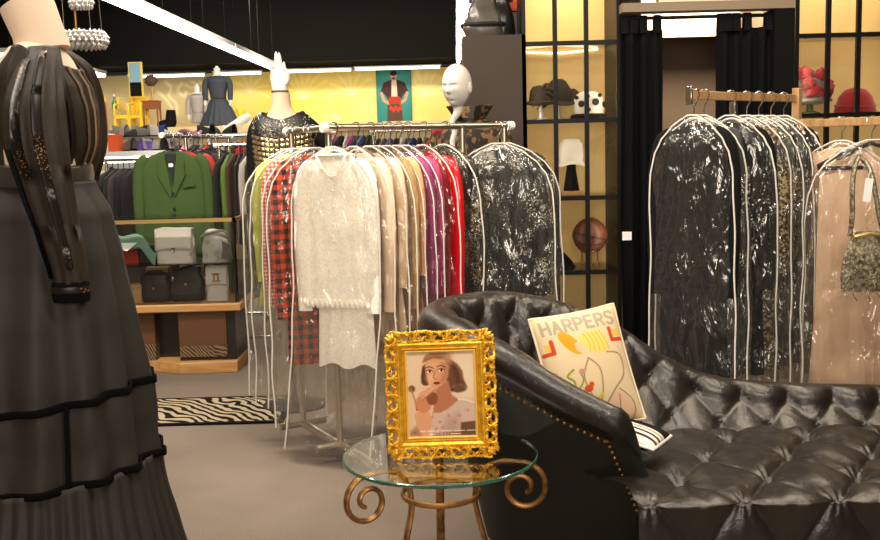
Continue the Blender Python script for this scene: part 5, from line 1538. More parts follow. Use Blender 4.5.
# sleeves
def sleeve(sg):
    dy = -.15 if sg < 0 else .15
    if sg < 0: px = [(44, 47), (38, 70), (34, 105), (37, 145), (48, 190), (60, 235), (69, 272), (71, 292)]
    else: px = [(50, 47), (72, 70), (78, 105), (80, 145), (74, 190), (70, 235), (70, 272), (70, 292)]
    Ys = [YG+dy*f for f in (.8, 1.05, 1.3, 1.35, 1.3, 1.25, 1.2, 1.2)]
    P = [dvec(a, b, y) for (a, b), y in zip(px, Ys)]
    rr = [.035, .055, .068, .072, .062, .05, .043, .038]
    n = 44; Q = catmull(P, n); R_ = [interp([(k/7, r) for k, r in enumerate(rr)], i/(n-1)) for i in range(n)]
    m = MB()
    def fn(u, v):
        i = min(int(v*(n-1)), n-1); a = 2*PI*u
        r = R_[i]*(1+.07*sin(9*a+2*v)*min(1, v*4)+.04*sin(4*a+7*v))
        return (Q[i].x+r*cos(a), Q[i].y+r*sin(a)*.8, Q[i].z+(.03*cos(a)*0))
    m.grid(fn, 72, n, wu=True); build('sleeve', m, 'black_sheer', gw, solid=.003, smooth=180)
    for (a0, v0, v1, mt) in ((-1.9, .1, .55, 'dress_trim_sparkle'), (-1.2, .05, .85, 'dress_trim_sparkle'), (-2.5, .45, .9, 'black_velvet')):
        if sg > 0: continue
        m = MB()
        def f2(u, v):
            vv = v0+(v1-v0)*v; p = Vector(fn((a0+(u-.5)*.34)/(2*PI), vv)); c = Q[min(int(vv*(n-1)), n-1)]
            d = (p-c); d.z = 0; return p+d.normalized()*.006
        m.grid(f2, 7, 40); build('sequin_trim', m, mt, gw, solid=.002, smooth=180)
    q = Q[-1]
    m = MB(); m.lathe([(.045, -.012), (.048, 0), (.048, .03), (.044, .04)], c=(q.x, q.y, q.z-.012), n=28, sy=.8); cuff_ = build('cuff', m, 'black_velvet', gw)
    m = MB(); m.lathe([(.049, 0), (.051, .008), (.049, .016)], c=(q.x, q.y, q.z), n=28, sy=.8); nest(build('cuff_trim', m, 'dress_trim_sparkle', gw), cuff_)
sleeve(-1); sleeve(1)
# belt
m = MB(); m.grid(lambda u, v: ((.124+.004*sin(PI*v))*cos(2*PI*u), (.139+.004*sin(PI*v))*sin(2*PI*u), zw+.03-.058*v+.004*sin(4*PI*u)), 60, 8, wu=True); build('belt', m, 'belt_satin', gw, solid=.008, smooth=180)
# skirt tiers
HW = [(184, .128), (215, .165), (262, .188), (320, .213), (380, .231), (425, .243), (470, .258), (540, .286), (600, .31)]
def hwz(z): 
    T_ = [(-zg(y), r) for y, r in HW]
    return interp(T_, -z)
zb1_, zb2_ = at(60, 414, YG-.24).z, at(62, 496, YG-.26).z
zhem = .17
def band_tilt(a): return .03*cos(a)
def skirt(u, v, za, zb, fold, amp0, amp1, tilt0, tilt1, extra=0., ph=0.):
    a = 2*PI*u
    z0_, z1_ = za+tilt0*band_tilt(a), zb+tilt1*band_tilt(a)
    z = z0_+(z1_-z0_)*v
    r = hwz(z)+extra*v
    am = amp0+(amp1-amp0)*v
    f = sin(fold*a+ph+1.6*sin(2*a+1)+.6*noise.noise(Vector((a*2, v*2, ph))))
    f = f*.8+.35*sin(fold*.43*a+2*ph+.7)
    r += am*f+.012*noise.noise(Vector((cos(a)*2, sin(a)*2, z*3+ph)))
    return (r*cos(a)+.008*(1-v), r*sin(a)*1.02, z)
m = MB(); m.grid(lambda u, v: skirt(u, v, zw-.015, zb1_, 11, .003, .019, 0, 1), 260, 60, wu=True); build('skirt_tier', m, 'black_satin', gw, solid=.003, smooth=180)
m = MB(); m.grid(lambda u, v: skirt(u, v, zb1_, zb2_, 11, .019, .018, 1, 1), 260, 26, wu=True); build('skirt_tier', m, 'black_satin', gw, solid=.003, smooth=180)
m = MB(); m.grid(lambda u, v: skirt(u, v, zb2_, zhem, 40, .003, .017, 1, 0, .02), 520, 30, wu=True); build('ruffle', m, 'black_satin', gw, solid=.003, smooth=180)
for zb_ in (zb1_, zb2_):
    m = MB(); m.grid(lambda u, v: (lambda p: (p[0]*1.0+.004*cos(2*PI*u), p[1]+.004*sin(2*PI*u), p[2]+.010-.020*v))(skirt(u, 0, zb_, zb_, 11, .019, .019, 1, 1)), 260, 4, wu=True)
    build('ribbon_band', m, 'black_velvet', gw, solid=.006, smooth=180)
m = MB()
aa = -1.15
def pl(u, v):
    p = Vector(skirt((aa+(u-.5)*.05)/(2*PI), v, zb1_, zb2_, 11, .019, .018, 1, 1)); r = Vector((p.x, p.y, 0)).normalized(); return p+r*.004
m.grid(pl, 5, 60); build('ribbon_band', m, 'black_velvet', gw, solid=.004, smooth=180)

# ================================================================== crystal chandelier
YCH = 4.3
q = at(84, 40, YCH)
cz = root('chandelier', (q.x, YCH, q.z), 'small crystal chandelier hanging behind the gown mannequin shoulder', 'chandelier')
def crystals(mb, R_, z0, h, n, rows, seed):
    rs = random.Random(seed)
    for j in range(rows):
        zz = z0+h*(j+.5)/rows; rr = R_*(1-.25*((j+.5)/rows*2-1)**2)
        for i in range(n):
            a = 2*PI*(i+.5*(j % 2))/n; r = .011
            c = (rr*cos(a), rr*sin(a), zz)
            s = r*rs.uniform(.8, 1.2)
            vs = [(c[0]+s, c[1], c[2]), (c[0]-s, c[1], c[2]), (c[0], c[1]+s, c[2]), (c[0], c[1]-s, c[2]), (c[0], c[1], c[2]+s*1.2), (c[0], c[1], c[2]-s*1.2)]
            mb.add(vs, [(0, 2, 4), (2, 1, 4), (1, 3, 4), (3, 0, 4), (2, 0, 5), (1, 2, 5), (3, 1, 5), (0, 3, 5)])
m = MB()
for r_, k in ((.096, 1), (.07, 2), (.045, 3)): crystals(m, r_, -.035, .07, int(260*r_), 4, k)
build('crystal_tier', m, 'crystal', cz, smooth=0, label='large crystal tier')
m = MB(); m.lathe([(.085, -.006), (.09, 0), (.085, .006)], n=32); build('tier_ring', m, 'chrome', cz)
zt2 = Z(72, 3, YCH)-q.z
m = MB()
for r_, k in ((.045, 4), (.025, 5)): crystals(m, r_, zt2-.025, .05, int(260*r_), 3, k)
build('crystal_tier', m, 'crystal', cz, smooth=0, label='small upper crystal tier')
m = MB(); m.tube([(-.03, 0, -.02), (-.03, 0, 3.6-q.z)], .006, 8); m.tube([(-.03, 0, zt2), (0, 0, zt2)], .005, 6); m.tube([(-.03, 0, 0), (0, 0, 0)], .005, 6); build('stem', m, 'brass', cz)
m = MB()
for i in range(4):
    a = .7+PI/2*i; m.tube([(.08*cos(a), .08*sin(a), .0), (.24*cos(a)*.3-.03, .08*sin(a)*.3, 3.6-q.z)], .0015, 5)
build('suspension_wire', m, 'chrome', cz)

# ================================================================== sequin top mannequin
YQ = 5.55
def loc_m(px, Y): return X(px, 120, Y)
q = at(282, 118, YQ)
sm = root('mannequin', (q.x, YQ, 0), 'flesh toned bust mannequin behind racks in black and gold sequin top', 'mannequin')
def zq(y): return at(278, y, YQ).z
zs_ = zq(118); BS = .8
def bust(ax_t, ay_t, z_top, z_bot, n=44, k=30):
    m = MB(); m.grid(lambda u, v: (interp(ax_t, v)*cos(2*PI*u), interp(ay_t, v)*sin(2*PI*u), z_top+(z_bot-z_top)*v), n, k, wu=True)
    m.f.append(tuple(i*k for i in range(n))); m.f.append(tuple(i*k+k-1 for i in range(n))); return m
m = bust([(0, .05), (.12, .052), (.2, .085), (.3, .135), (.45, .145), (.7, .12), (1, .13)], [(0, .052), (.2, .055), (.33, .09), (.6, .11), (1, .1)], zq(93), zq(93)-.62)
build('body', m, 'mannequin_flesh', sm)
m = MB(); m.tube([(0, 0, .02), (0, 0, zq(93)-.6)], .016, 10); m.lathe([(.18, 0), (.18, .012), (.03, .022)], n=28); build('stand', m, 'black_metal', sm)
tp = root('top', (q.x, YQ, 0), 'black sequinned top with gold mirror squares on bust mannequin', 'top')
z_t = zq(115)
def tpf(u, v):
    a = 2*PI*u
    top = z_t-.03*max(0, -sin(a))**2+.018*abs(cos(a))
    z = top+(z_t-.6-top)*v
    ax = interp([(0, .115), (.06, .158), (.16, .172), (.5, .152), (1, .168)], v); ay = interp([(0, .085), (.1, .115), (.4, .13), (1, .125)], v)
    return (ax*cos(a), ay*sin(a), z)
m = MB(); m.grid(tpf, 60, 40, wu=True); tpb_ = build('body', m, 'sparkle_black', tp, solid=.006, smooth=180)
for sg in (-1, 1):
    m = MB(); m.tube(catmull([(sg*.11, 0, z_t-.04), (sg*.145 if sg < 0 else .17, -.01, z_t-.09), (sg*.165 if sg < 0 else .25, -.0, z_t-.2), (sg*.165 if sg < 0 else .32, .0, z_t-.4)], 16), [.035, .043, .046, .047, .046, .045, .044, .043, .042, .041, .04, .04, .039, .038, .038, .037], 16); build('sleeve', m, 'black_cloth', tp)
m = MB()
for i in range(16):
    for j in range(9):
        u = .545+.41*i/15; v = .2+.047*j
        p = Vector(tpf(u, v)); n_ = Vector((p.x/.04, p.y/.015, 0)).normalized()
        tx = n_.cross(Vector((0, 0, 1))).normalized()
        s = .0095; c = p+n_*.006
        c1 = [c+tx*s+Vector((0, 0, s)), c-tx*s+Vector((0, 0, s)), c-tx*s-Vector((0, 0, s)), c+tx*s-Vector((0, 0, s)), c+n_*.004]
        m.add(c1, [(0, 1, 4), (1, 2, 4), (2, 3, 4), (3, 0, 4), (3, 2, 1, 0)])
build('mirror_squares', m, 'mirror_gold', tp, smooth=0, label='rows of small gold mirror squares').parent = tpb_
m = MB()
rs = random.Random(8)
for i in range(150):
    u = .53+.44*rs.random(); v = .02+.15*rs.random()
    p = Vector(tpf(u, v)); n_ = Vector((p.x/.04, p.y/.015, 0)).normalized(); s = rs.uniform(.002, .0045)
    m.ell(tuple(p+n_*.005), (s, s, s), 6, 4)
build('sequins', m, 'chrome', tp, label='scattered silver sequins').parent = tpb_
# white display hand standing on the neck of the bust
hz = zq(93)+.001
hd = root('mannequin_hand', (q.x-.005, YQ, hz), 'white display hand standing upright on the bust mannequin neck', 'mannequin hand')
m = MB(); m.lathe([(.046, 0), (.048, .006), (.046, .012)], n=20, sy=.8); build('bracelet', m, 'brown_stripe', hd, label='dark bracelet')
m = MB()
m.grid(lambda u, v: (interp([(0, .042), (.25, .046), (.6, .05), (.85, .046), (1, .03)], v)*cos(2*PI*u), interp([(0, .03), (.5, .024), (1, .016)], v)*sin(2*PI*u), .012+.115*v), 24, 16, wu=True); m.f.append(tuple(i*16+15 for i in range(24)))
for k, (x, l, tl) in enumerate(((-.03, .055, -.02), (-.011, .105, -.004), (.009, .1, .0), (.028, .05, .012))):
    m.tube(catmull([(x, 0, .1), (x+tl*.3, -.004, .1+l*.4), (x*.75+tl*.6, -.008, .1+l*.75), (x*.6+tl, -.006, .1+l+.015)], 12), [.0125]*4+[.0115]*4+[.0105, .009, .007, .003], 10)
m.tube(catmull([(.036, -.01, .045), (.052, -.02, .075), (.05, -.03, .105), (.042, -.034, .125)], 10), [.014, .014, .013, .013, .012, .011, .0105, .009, .007, .003], 10)
build('hand', m, 'mannequin_white', hd)

# ================================================================== white head mannequin with leopard jacket
YHd = 5.2
q = at(457, 86, YHd)
hm = root('mannequin', (q.x, YHd, 0), 'white bald mannequin head above the leopard jacket near brown partition', 'mannequin')
def headf(p):
    # p on the unit sphere, face towards -y; z from chin (-1) to crown (+1)
    h = math.hypot(p.x, p.y) or 1e-6; ux, uy = p.x/h, p.y/h; z = p.z
    if z < 0: r = (1-abs(z)**2.6)**.5*(1-.24*abs(z)**1.5)
    else: r = (1-abs(z)**2.2)**.5
    X_ = ux*r*.80; Y_ = uy*r*1.02; Z_ = z*1.28
    if uy > 0 and z < -.1: Y_ *= 1-.55*min(1, (-z-.1)/.7)
    if uy > 0 and z > 0: Y_ *= 1.06
    def g(cx, cz, wx, wz): return math.exp(-((X_-cx)/wx)**2-((Z_-cz)/wz)**2) if uy < .1 else 0
    d = .26*g(0, -.30, .11, .11)+.15*g(0, -.12, .075, .2)+.06*g(0, .2, .5, .1)
    d -= .13*(g(.28, .04, .15, .09)+g(-.28, .04, .15, .09))
    d += .06*(g(.28, .02, .11, .05)+g(-.28, .02, .11, .05))
    d += .09*g(0, -.60, .17, .04)+.09*g(0, -.70, .15, .04)-.06*g(0, -.65, .18, .02)-.06*g(0, -.82, .2, .06)
    d += .10*g(0, -1.05, .22, .16)+.05*(g(.45, -.22, .17, .18)+g(-.45, -.22, .17, .18))
    return Vector((X_, Y_-d, Z_))
m = MB(); S_h = .088
Mh = Matrix.Translation((0, 0, q.z)) @ Matrix.Rotation(math.radians(-32), 4, 'Z') @ Matrix.Rotation(math.radians(3), 4, 'X')
m.ell((0, 0, 0), (S_h, S_h, S_h), 96, 80, M=Mh, fn=headf)
for sg in (-1, 1): m.ell((sg*S_h*.79, .012, -.012), (.009, .017, .03), 12, 8, M=Mh)
build('head', m, 'mannequin_white', hm, smooth=180)
m = MB()
zz = lambda y: at(453, y, YHd).z
nk = [(0.004, .005, q.z-.075), (.0, .0, zz(112)), (-.028, -.0, zz(122)), (-.018, 0, zz(132)), (-.03, 0, zz(142)), (-.03, 0, zz(142)-.1)]
m.tube(catmull(nk, 24), [.03-.016*min(1, i/9) for i in range(24)], 14); build('neck', m, 'mannequin_white', hm)
m = MB(); m.tube([(-.03, 0, .02), (-.03, 0, zz(142)-.08)], .014, 10); m.lathe([(.17, 0), (.17, .012), (.03, .022)], c=(-.03, 0, 0), n=28); build('stand', m, 'mannequin_white', hm)
YLp = 5.42
ql = at(470, 118, YLp)
lp_ = root('mannequin', (ql.x, YLp, 0), 'dark torso form under the leopard jacket beside the white head', 'mannequin')
zl = ql.z
m = bust([(0, .03), (.1, .12), (.2, .16), (.6, .13), (1, .15)], [(0, .03), (.15, .08), (.5, .1), (1, .1)], zl-.02, zl-.6)
build('body', m, 'black_cloth', lp_)
m = MB(); m.tube([(0, 0, .02), (0, 0, zl-.58)], .016, 10); m.lathe([(.17, 0), (.17, .012), (.03, .022)], n=28); build('stand', m, 'black_metal', lp_)
lj = root('jacket', (ql.x, YLp, zl+.115), 'leopard printed jacket with standing collar behind the white head', 'jacket', rz=math.radians(-12))
garment(lj, 'jacket', .65, 'leopard', .5, seed=3, d=.13, w=.9, collar=None)
m = MB(); m.grid(lambda u, v: ((.075+.05*v)*cos(2*PI*(.06+u*.88)-PI/2), (.07+.035*v)*sin(2*PI*(.06+u*.88)-PI/2), -.125+.075*v), 40, 8); build('collar', m, 'leopard', lj, solid=.006, smooth=180)

q = at(437, 133, 5.2)
t = root('flower_brooch', (q.x, 5.2, q.z), 'red fabric flower on a stem beside the white head neck', 'flower')
m = MB()
for k in range(5):
    a = 2*PI*k/5; m.ell((.014*cos(a), -.004, .014*sin(a)+.012), (.014, .01, .014), 10, 6)
m.ell((0, -.01, .012), (.012, .01, .012), 10, 6); build('petals', m, 'red_felt', t)
m = MB(); m.tube(catmull([(0, 0, 0), (-.01, .01, -.05), (-.006, .02, -.14)], 10), .004, 6); build('stem', m, 'leaf_green', t)
# ================================================================== green jacket rack behind the counter
YGj = 7.25
GB = 'clothes on the rack behind the counter'
def rail_y(px, py, Y0, Y1): return at(px, py, Y0), at(px, py, Y1)
zr3 = at(168, 146, YGj).z+.075
p0 = Vector((X(163, 140, YGj)+.03, YGj-.12, zr3)); p1 = Vector((X(163, 140, YGj)+.22, YGj+1.3, zr3))
rail_rack('clothes_rack', p0, p1, 'chrome clothes rack holding the green jacket behind the counter', mtl='chrome', foot=.28, posts=(.3, .96))
def put(i, f, px, rz, nm, label, cat, kind, L, mtl, w=1., gp=GB, rail=(p0, p1), sl=.58, **kw):
    a, b = rail; c = a.lerp(b, f)
    hanger('clothes_hanger', (c.x, c.y, c.z), rz, 'dark hanger of the '+label.split(' behind')[0].split(' beside')[0], 'black_metal', 'hangers behind the counter', w=.19*w)
    t = root(nm, (c.x, c.y, c.z), label, cat, rz=rz, group=gp); garment(t, kind, L, mtl, sl, w=w, seed=i, **kw); return t
gj = put(1, .10, 173, math.radians(4), 'jacket', 'green wool jacket with notched lapels behind the glass counter', 'jacket', 'jacket', .78, 'green_wool', w=1.14, lapel='green_wool', d=.04, buttons=2, amp=.0012, folds=5)
m = MB(); m.prism([(-.04, -.13), (.04, -.13), (.004, -.36)], -.046, -.042); build('lining', m, 'dark_lining', gj, smooth=0, label='dark lining at the neckline')
m = MB(); m.prism([(-.016, -.2), (.016, -.2), (.016, -.225), (-.016, -.225)], -.048, -.046); build('neck_label', m, 'white_paper', gj, smooth=0, label='small pale neck label')
m = MB(); m.prism([(.075, -.36), (.16, -.35), (.16, -.366), (.075, -.376)], -.05, -.036); build('pocket', m, 'green_wool', gj)
put(2, .20, 180, math.radians(2), 'jacket', 'bright red jacket behind the green wool jacket', 'jacket', 'jacket', .85, 'red_cloth', w=1.1)
for i, (f, c, lb) in enumerate([(.34, 1, 'charcoal coat behind the bright red jacket'), (.48, 0, 'black coat behind the charcoal coat near counter'), (.62, 4, 'brown coat toward the back of the green jacket rack'), (.76, 0, 'black coat at the far end of the green jacket rack')]):
    put(3+i, f, 0, math.radians(0), 'coat', lb, 'coat', 'coat', .95, 'far_cloth_%d' % c, w=1.0)

# simple far garments: one mesh each
def far_garment(x, Y, ztop, L, w, rz, mtl, label, group, seed):
    t_ = MB()
    prof = [(0, .03), (.03, .1), (.09, .19), (.3, .2), (.6, .19), (1, .22)]
    def fn(u, v):
        a = 2*PI*u; hw = interp(prof, v)*w/.4
        return (hw*math.copysign(abs(cos(a))**.8, cos(a)), (.03+.008*sin(5*cos(a)*3+seed))*sin(a)*(.5+.5*min(1, v*6))+.006*sin(v*6+seed), -L*v)
    t_.grid(fn, 24, 14, wu=True); t_.f.append(tuple(i*14 for i in range(24))); t_.f.append(tuple(i*14+13 for i in range(24)))
    t_.tube([(0, 0, -.01), (0, 0, .045), (.015, 0, .07), (.03, 0, .055)], .004, 5)
    o = build('garment', t_, mtl); o.location = (x, Y, ztop); o.rotation_euler = (0, 0, rz)
    return tag(o, label, 'garment', group)
rs = random.Random(21)
CN = ['black', 'charcoal', 'grey', 'lime green', 'dark brown', 'magenta', 'blue', 'pale taupe', 'red', 'slate blue', 'pink']
def far_rack(pxa, pxb, Y, zr_, cols, L, label, gp, rz=78, where=''):
    a, b = X(pxa, 140, Y), X(pxb, 140, Y)
    rail_rack('clothes_rack', (a-.04, Y, zr_), (b+.04, Y, zr_), label, mtl='chrome', foot=.25, r=.012)
    n = len(cols)
    for i, c in enumerate(cols):
        far_garment(a+(b-a)*(i+.5)/n, Y, zr_-.07, L*rs.uniform(.85, 1.1), rs.uniform(.36, .44), math.radians(rz+rs.uniform(-6, 6)), 'far_cloth_%d' % c, '%s garment, number %s from the left %s' % (CN[c], ['one', 'two', 'three', 'four', 'five', 'six', 'seven', 'eight', 'nine', 'ten', 'eleven', 'twelve', 'thirteen', 'fourteen', 'fifteen', 'sixteen', 'seventeen', 'eighteen', 'nineteen', 'twenty'][i], where), gp, i*1.3)
far_rack(108, 136, 8.3, at(120, 160, 8.3).z+.0, [0, 0, 1, 0, 0], 1.0, 'chrome rack of black clothes left of the green jacket', 'black clothes left of the green jacket', rz=60, where='on the rack left of green jacket')
far_rack(222, 262, 7.35, at(235, 152, 7.35).z+.05, [0, 3, 4, 0, 1, 7, 0, 4], 1.05, 'chrome rack right of the green jacket with a lime garment', 'clothes right of the green jacket', where='on the rack right of green jacket')
far_rack(168, 214, 9.9, at(190, 143, 9.9).z+.05, [1, 2, 0, 10, 7, 1, 0, 2, 8, 0], .95, 'chrome rack behind the green jacket of mixed clothes', 'mixed clothes behind the green jacket', where='on the rack behind green jacket')
far_rack(216, 300, 10.6, at(250, 140, 10.6).z+.05, [8, 7, 1, 4, 8, 2, 0, 1, 9, 7, 0, 2, 1, 4], .95, 'long chrome rack of mixed clothes behind the sequin bust', 'mixed clothes behind the sequin bust', where='on the long rack behind sequin bust')
far_rack(300, 372, 9.2, at(340, 137, 9.2).z+.08, [1, 9, 5, 0, 5, 6, 10, 0, 7, 5, 1, 9, 0], .95, 'chrome rack of colourful clothes seen over the white lace jacket', 'colourful clothes behind the central rack', where='behind the ivory lace jacket')
far_rack(376, 446, 9.4, at(410, 139, 9.4).z+.08, [0, 2, 9, 0, 7, 1, 6, 0, 2, 8, 0, 1], .95, 'chrome rack of dark clothes seen over the purple dress', 'dark clothes behind the central rack', where='behind the purple silk dress')

# ================================================================== lit white glass case with shoes, far left
YS = 9.6
sx0, sx1 = X(84, 150, YS), X(166, 150, YS)
zs1 = at(130, 151, YS).z
wc = root('display_counter', ((sx0+sx1)/2, YS+.3, 0), 'white lit glass case with shoes on top at far left', 'counter')
m = MB(); m.bx(sx0, sx1, YS, YS+.6, zs1-.05, zs1); build('top', m, 'shelf_white', wc, world=True, smooth=0)
m = MB(); m.bx(sx0+.02, sx1-.02, YS+.03, YS+.07, zs1-.11, zs1-.051); build('strip_lamp', m, 'cove_tube', wc, world=True, smooth=0, label='bright white strip lamp')
for z_ in (.95, 1.22):
    m = MB(); m.bx(sx0+.01, sx1-.01, YS+.02, YS+.58, z_, z_+.01); build('shelf', m, 'case_glass', wc, world=True, smooth=0)
m = MB(); m.bx(sx0, sx1, YS+.58, YS+.6, .0, zs1-.05); build('back_panel', m, 'shelf_white', wc, world=True, smooth=0)
m = MB(); m.bx(sx0, sx1, YS, YS+.58, 0, .6); build('base', m, 'shelf_white', wc, world=True, smooth=0)
for xx in (sx0, sx1-.03):
    m = MB(); m.bx(xx, xx+.03, YS, YS+.03, .6, zs1-.05); build('post', m, 'chrome', wc, world=True, smooth=0)
def shoe(x, Y, z, rz, mtl, label, gp, s=1.):
    t = root('shoe', (x, Y, z), label, 'shoe', rz=rz, group=gp)
    m = MB(); m.grid(lambda u, v: ((-.12+.24*v)*s, .04*s*cos(PI*u)*(1-.3*v)*(1-v**8), (.012+(.1-.07*v)*sin(PI*u)*(1-v**8))*s), 12, 14); build('upper', m, mtl, t)
    m = MB(); m.bx(-.115*s, .1*s, -.035*s, .035*s, 0, .012*s); m.bx(-.115*s, -.07*s, -.025*s, .025*s, 0, .02*s); build('sole', m, 'black_metal', t, smooth=0)
GP = 'shoes on the white lit case'
num = ['leftmost', 'second', 'third', 'fourth', 'fifth', 'sixth']
for i, px in enumerate((121, 128, 150, 157, 163)):
    shoe(X(px, 148, YS), YS+.16+.2*(i % 2), zs1, rs.uniform(-.5, 3.5), ('grey_item', 'far_cloth_0', 'grey_item', 'far_cloth_7', 'grey_item')[i], '%s shoe from the left on the white lit case' % num[i], GP, 1.15)
for i, (px, z_) in enumerate(((104, 1.23), (116, 1.23), (128, 1.23), (141, 1.23), (110, .96), (124, .96))):
    shoe(X(px, 160, YS+.2), YS+.25, z_, .3+i, ('far_cloth_7', 'far_cloth_0', 'far_cloth_10', 'far_cloth_1', 'far_cloth_0', 'far_cloth_2')[i], '%s shoe on the %s glass shelf of the white lit case' % (num[i % 4], 'upper' if i < 4 else 'lower'), 'shoes inside the white lit case', 1.)
rw = root('riser', ((sx0+sx1)/2, YS+.45, zs1), 'grey display riser on top of the white lit case', 'riser')
m = MB(); m.bx(sx0+.1, sx1-.02, YS+.36, YS+.58, zs1+.12, zs1+.14); build('top', m, 'grey_item', rw, world=True, smooth=0)
for xx in (sx0+.1, sx1-.04):
    m = MB(); m.bx(xx, xx+.02, YS+.36, YS+.58, zs1, zs1+.12); build('side', m, 'grey_item', rw, world=True, smooth=0)
n7 = ['leftmost', 'second', 'third', 'fourth', 'fifth', 'sixth', 'seventh']
for i, px in enumerate((109, 118, 127, 136, 145, 154, 162)):
    shoe(X(px, 140, YS+.46), YS+.47, zs1+.14, rs.uniform(-.6, .6)+(PI if i % 2 else 0), ('grey_item', 'far_cloth_7', 'far_cloth_2', 'far_cloth_1', 'grey_item', 'far_cloth_6', 'far_cloth_7')[i], '%s shoe from the left on the grey riser of the lit case' % n7[i], 'shoes on the riser', 1.1)
def small_box(x, Y, z, d, mtl, label, nm='box', lid=None):
    t = root(nm, (x, Y, z), label, 'box')
    m = MB(); m.box((0, 0, d[2]*.42), (d[0], d[1], d[2]*.84)); build('body', m, mtl, t, bevel=.004)
    m = MB(); m.box((0, 0, d[2]*.92), (d[0]*1.04, d[1]*1.04, d[2]*.16)); build('lid', m, lid or mtl, t, bevel=.003)
small_box(X(112, 140, YS), YS+.1, zs1, (.11, .12, .16), 'orange_box', 'orange box on the white lit case at far left')
small_box(X(103, 140, YS), YS+.14, zs1, (.09, .14, .17), 'white_paper', 'white box left of the orange box on the lit case')
small_box(X(142, 140, YS), YS+.12, zs1, (.13, .12, .09), 'purple_item', 'purple box among shoes on the white lit case')
small_box(X(134, 140, YS), YS+.26, zs1, (.16, .1, .11), 'grey_item', 'grey box behind the purple box on the lit case')
# white bolster and shelf units right of the jacket rack
YT = 11.2
tx0, tx1 = X(186, 130, YT), X(250, 130, YT)
zt_ = at(220, 134, YT).z
su_ = root('shelf_unit', ((tx0+tx1)/2, YT+.25, 0), 'white open shelf unit below the navy dress mannequin', 'shelf')
m = MB(); m.bx(tx0, tx1, YT, YT+.5, zt_-.03, zt_); build('top', m, 'shelf_white', su_, world=True, smooth=0)
for f in (0, .33, .66, 1):
    m = MB(); x = tx0+(tx1-tx0-.03)*f; m.bx(x, x+.03, YT, YT+.5, 0, zt_-.03); build('upright', m, 'shelf_white', su_, world=True, smooth=0)
m = MB(); m.bx(tx0, tx1, YT, YT+.5, zt_-.22, zt_-.2); build('shelf', m, 'shelf_white', su_, world=True, smooth=0)
def bolster():
    t = root('bolster', (X(236, 128, YT), YT+.2, zt_), 'white rolled bolster leaning on top of the white shelf unit', 'bolster')
    m = MB(); m.tube([(-.16, 0, .05), (-.1, 0, .075), (.06, 0, .165), (.12, 0, .2)], [.03, .045, .05, .035], 14); build('roll', m, 'white_leather', t)
    m = MB(); m.tube([(-.17, 0, .0), (-.17, 0, .1)], .02, 10); m.tube([(.12, 0, .0), (.12, 0, .19)], .012, 8); build('support', m, 'white_plastic', t)
bolster()
t = root('cloth', (X(190, 136, YT), YT+.1, zt_), 'pink folded cloth on the white shelf unit', 'cloth')
m = MB(); m.grid(lambda u, v: ((u-.5)*.24, (v-.5)*.2, .03+.02*sin(u*6+v*3)), 16, 12); build('fold', m, 'far_cloth_10', t, solid=.03)
for i, px in enumerate((206, 214, 226)):
    shoe(X(px, 132, YT), YT+.12, zt_, .4+i, 'far_cloth_%d' % (0, 1, 0)[i], '%s dark shoe on the white shelf unit' % num[i] if i else 'leftmost dark shoe on the white shelf unit', 'shoes on the white shelf unit')

# ================================================================== figures on the high ledge at the back
YK = 14.3; ZK = 1.82
def base_ledge(px): return (X(px, 110, YK), YK, ZK)
# navy dress mannequin
def ledge_mannequin(px, ytop, label, glabel, col, wS, skirt_w, wy, hem_y, cat, nm):
    x = X(px, 110, YK)
    t = root('mannequin', (x, YK, ZK), label, 'mannequin', group='mannequins on the back ledge')
    zt = Z(px, ytop, YK)-ZK; zsh_ = Z(px, ytop+11, YK)-ZK; zwa = Z(px, wy, YK)-ZK; zh = max(.02, Z(px, hem_y, YK)-ZK)
    m = MB(); m.lathe([(.02, zt), (.02, zt-.02), (.045, zt-.03), (.045, zsh_+.04), (.09, zsh_+.01)][::-1], n=20); build('neck', m, 'mannequin_white', t)
    m = MB(); m.tube([(0, 0, .015), (0, 0, zsh_)], .015, 8); m.lathe([(.14, 0), (.14, .015)], n=20); build('stand', m, 'white_plastic', t)
    g = root(nm, (x, YK, ZK), glabel, cat, group='outfits on the back ledge')
    m = MB(); m.grid(lambda u, v: (interp([(0, wS*.45), (.08, wS*.9), (.2, wS), (1, wS*.72)], v)*cos(2*PI*u), interp([(0, .05), (.2, .11), (1, .09)], v)*sin(2*PI*u), zsh_+.02+(zwa-zsh_-.02)*v), 28, 16, wu=True); build('bodice', m, col, g, solid=.006, smooth=180)
    m = MB(); m.grid(lambda u, v: ((wS*.72+(skirt_w-wS*.72)*v**.8+.012*v*sin(18*2*PI*u))*cos(2*PI*u), (.09+(skirt_w*.7-.09)*v+.012*v*sin(18*2*PI*u))*sin(2*PI*u), zwa+(zh-zwa)*v), 80, 16, wu=True); build('skirt', m, col, g, solid=.006, smooth=180)
    for sg in (-1, 1):
        m = MB(); m.tube(catmull([(sg*wS*.8, 0, zsh_-.01), (sg*wS*1.12, 0, zsh_-.08), (sg*wS*1.22, -.02, (zsh_+zwa)/2), (sg*wS*1.2, -.04, zwa-.02)], 12), [.04, .046, .05, .05, .048, .046, .044, .042, .04, .04, .038, .036], 10); build('sleeve', m, col, g)
        m = MB(); m.tube([(sg*wS*1.2, -.04, zwa-.01), (sg*wS*1.22, -.05, zwa-.07), (sg*wS*1.2, -.055, zwa-.1)], [.022, .026, .01], 8); build('hand', m, 'mannequin_white', t)
    return g
ledge_mannequin(219, 66, 'white headless mannequin in navy dress on the back ledge', 'navy long sleeved full dress on the back ledge mannequin', 'navy_dress', .145, .28, 99, 131, 'dress', 'dress')
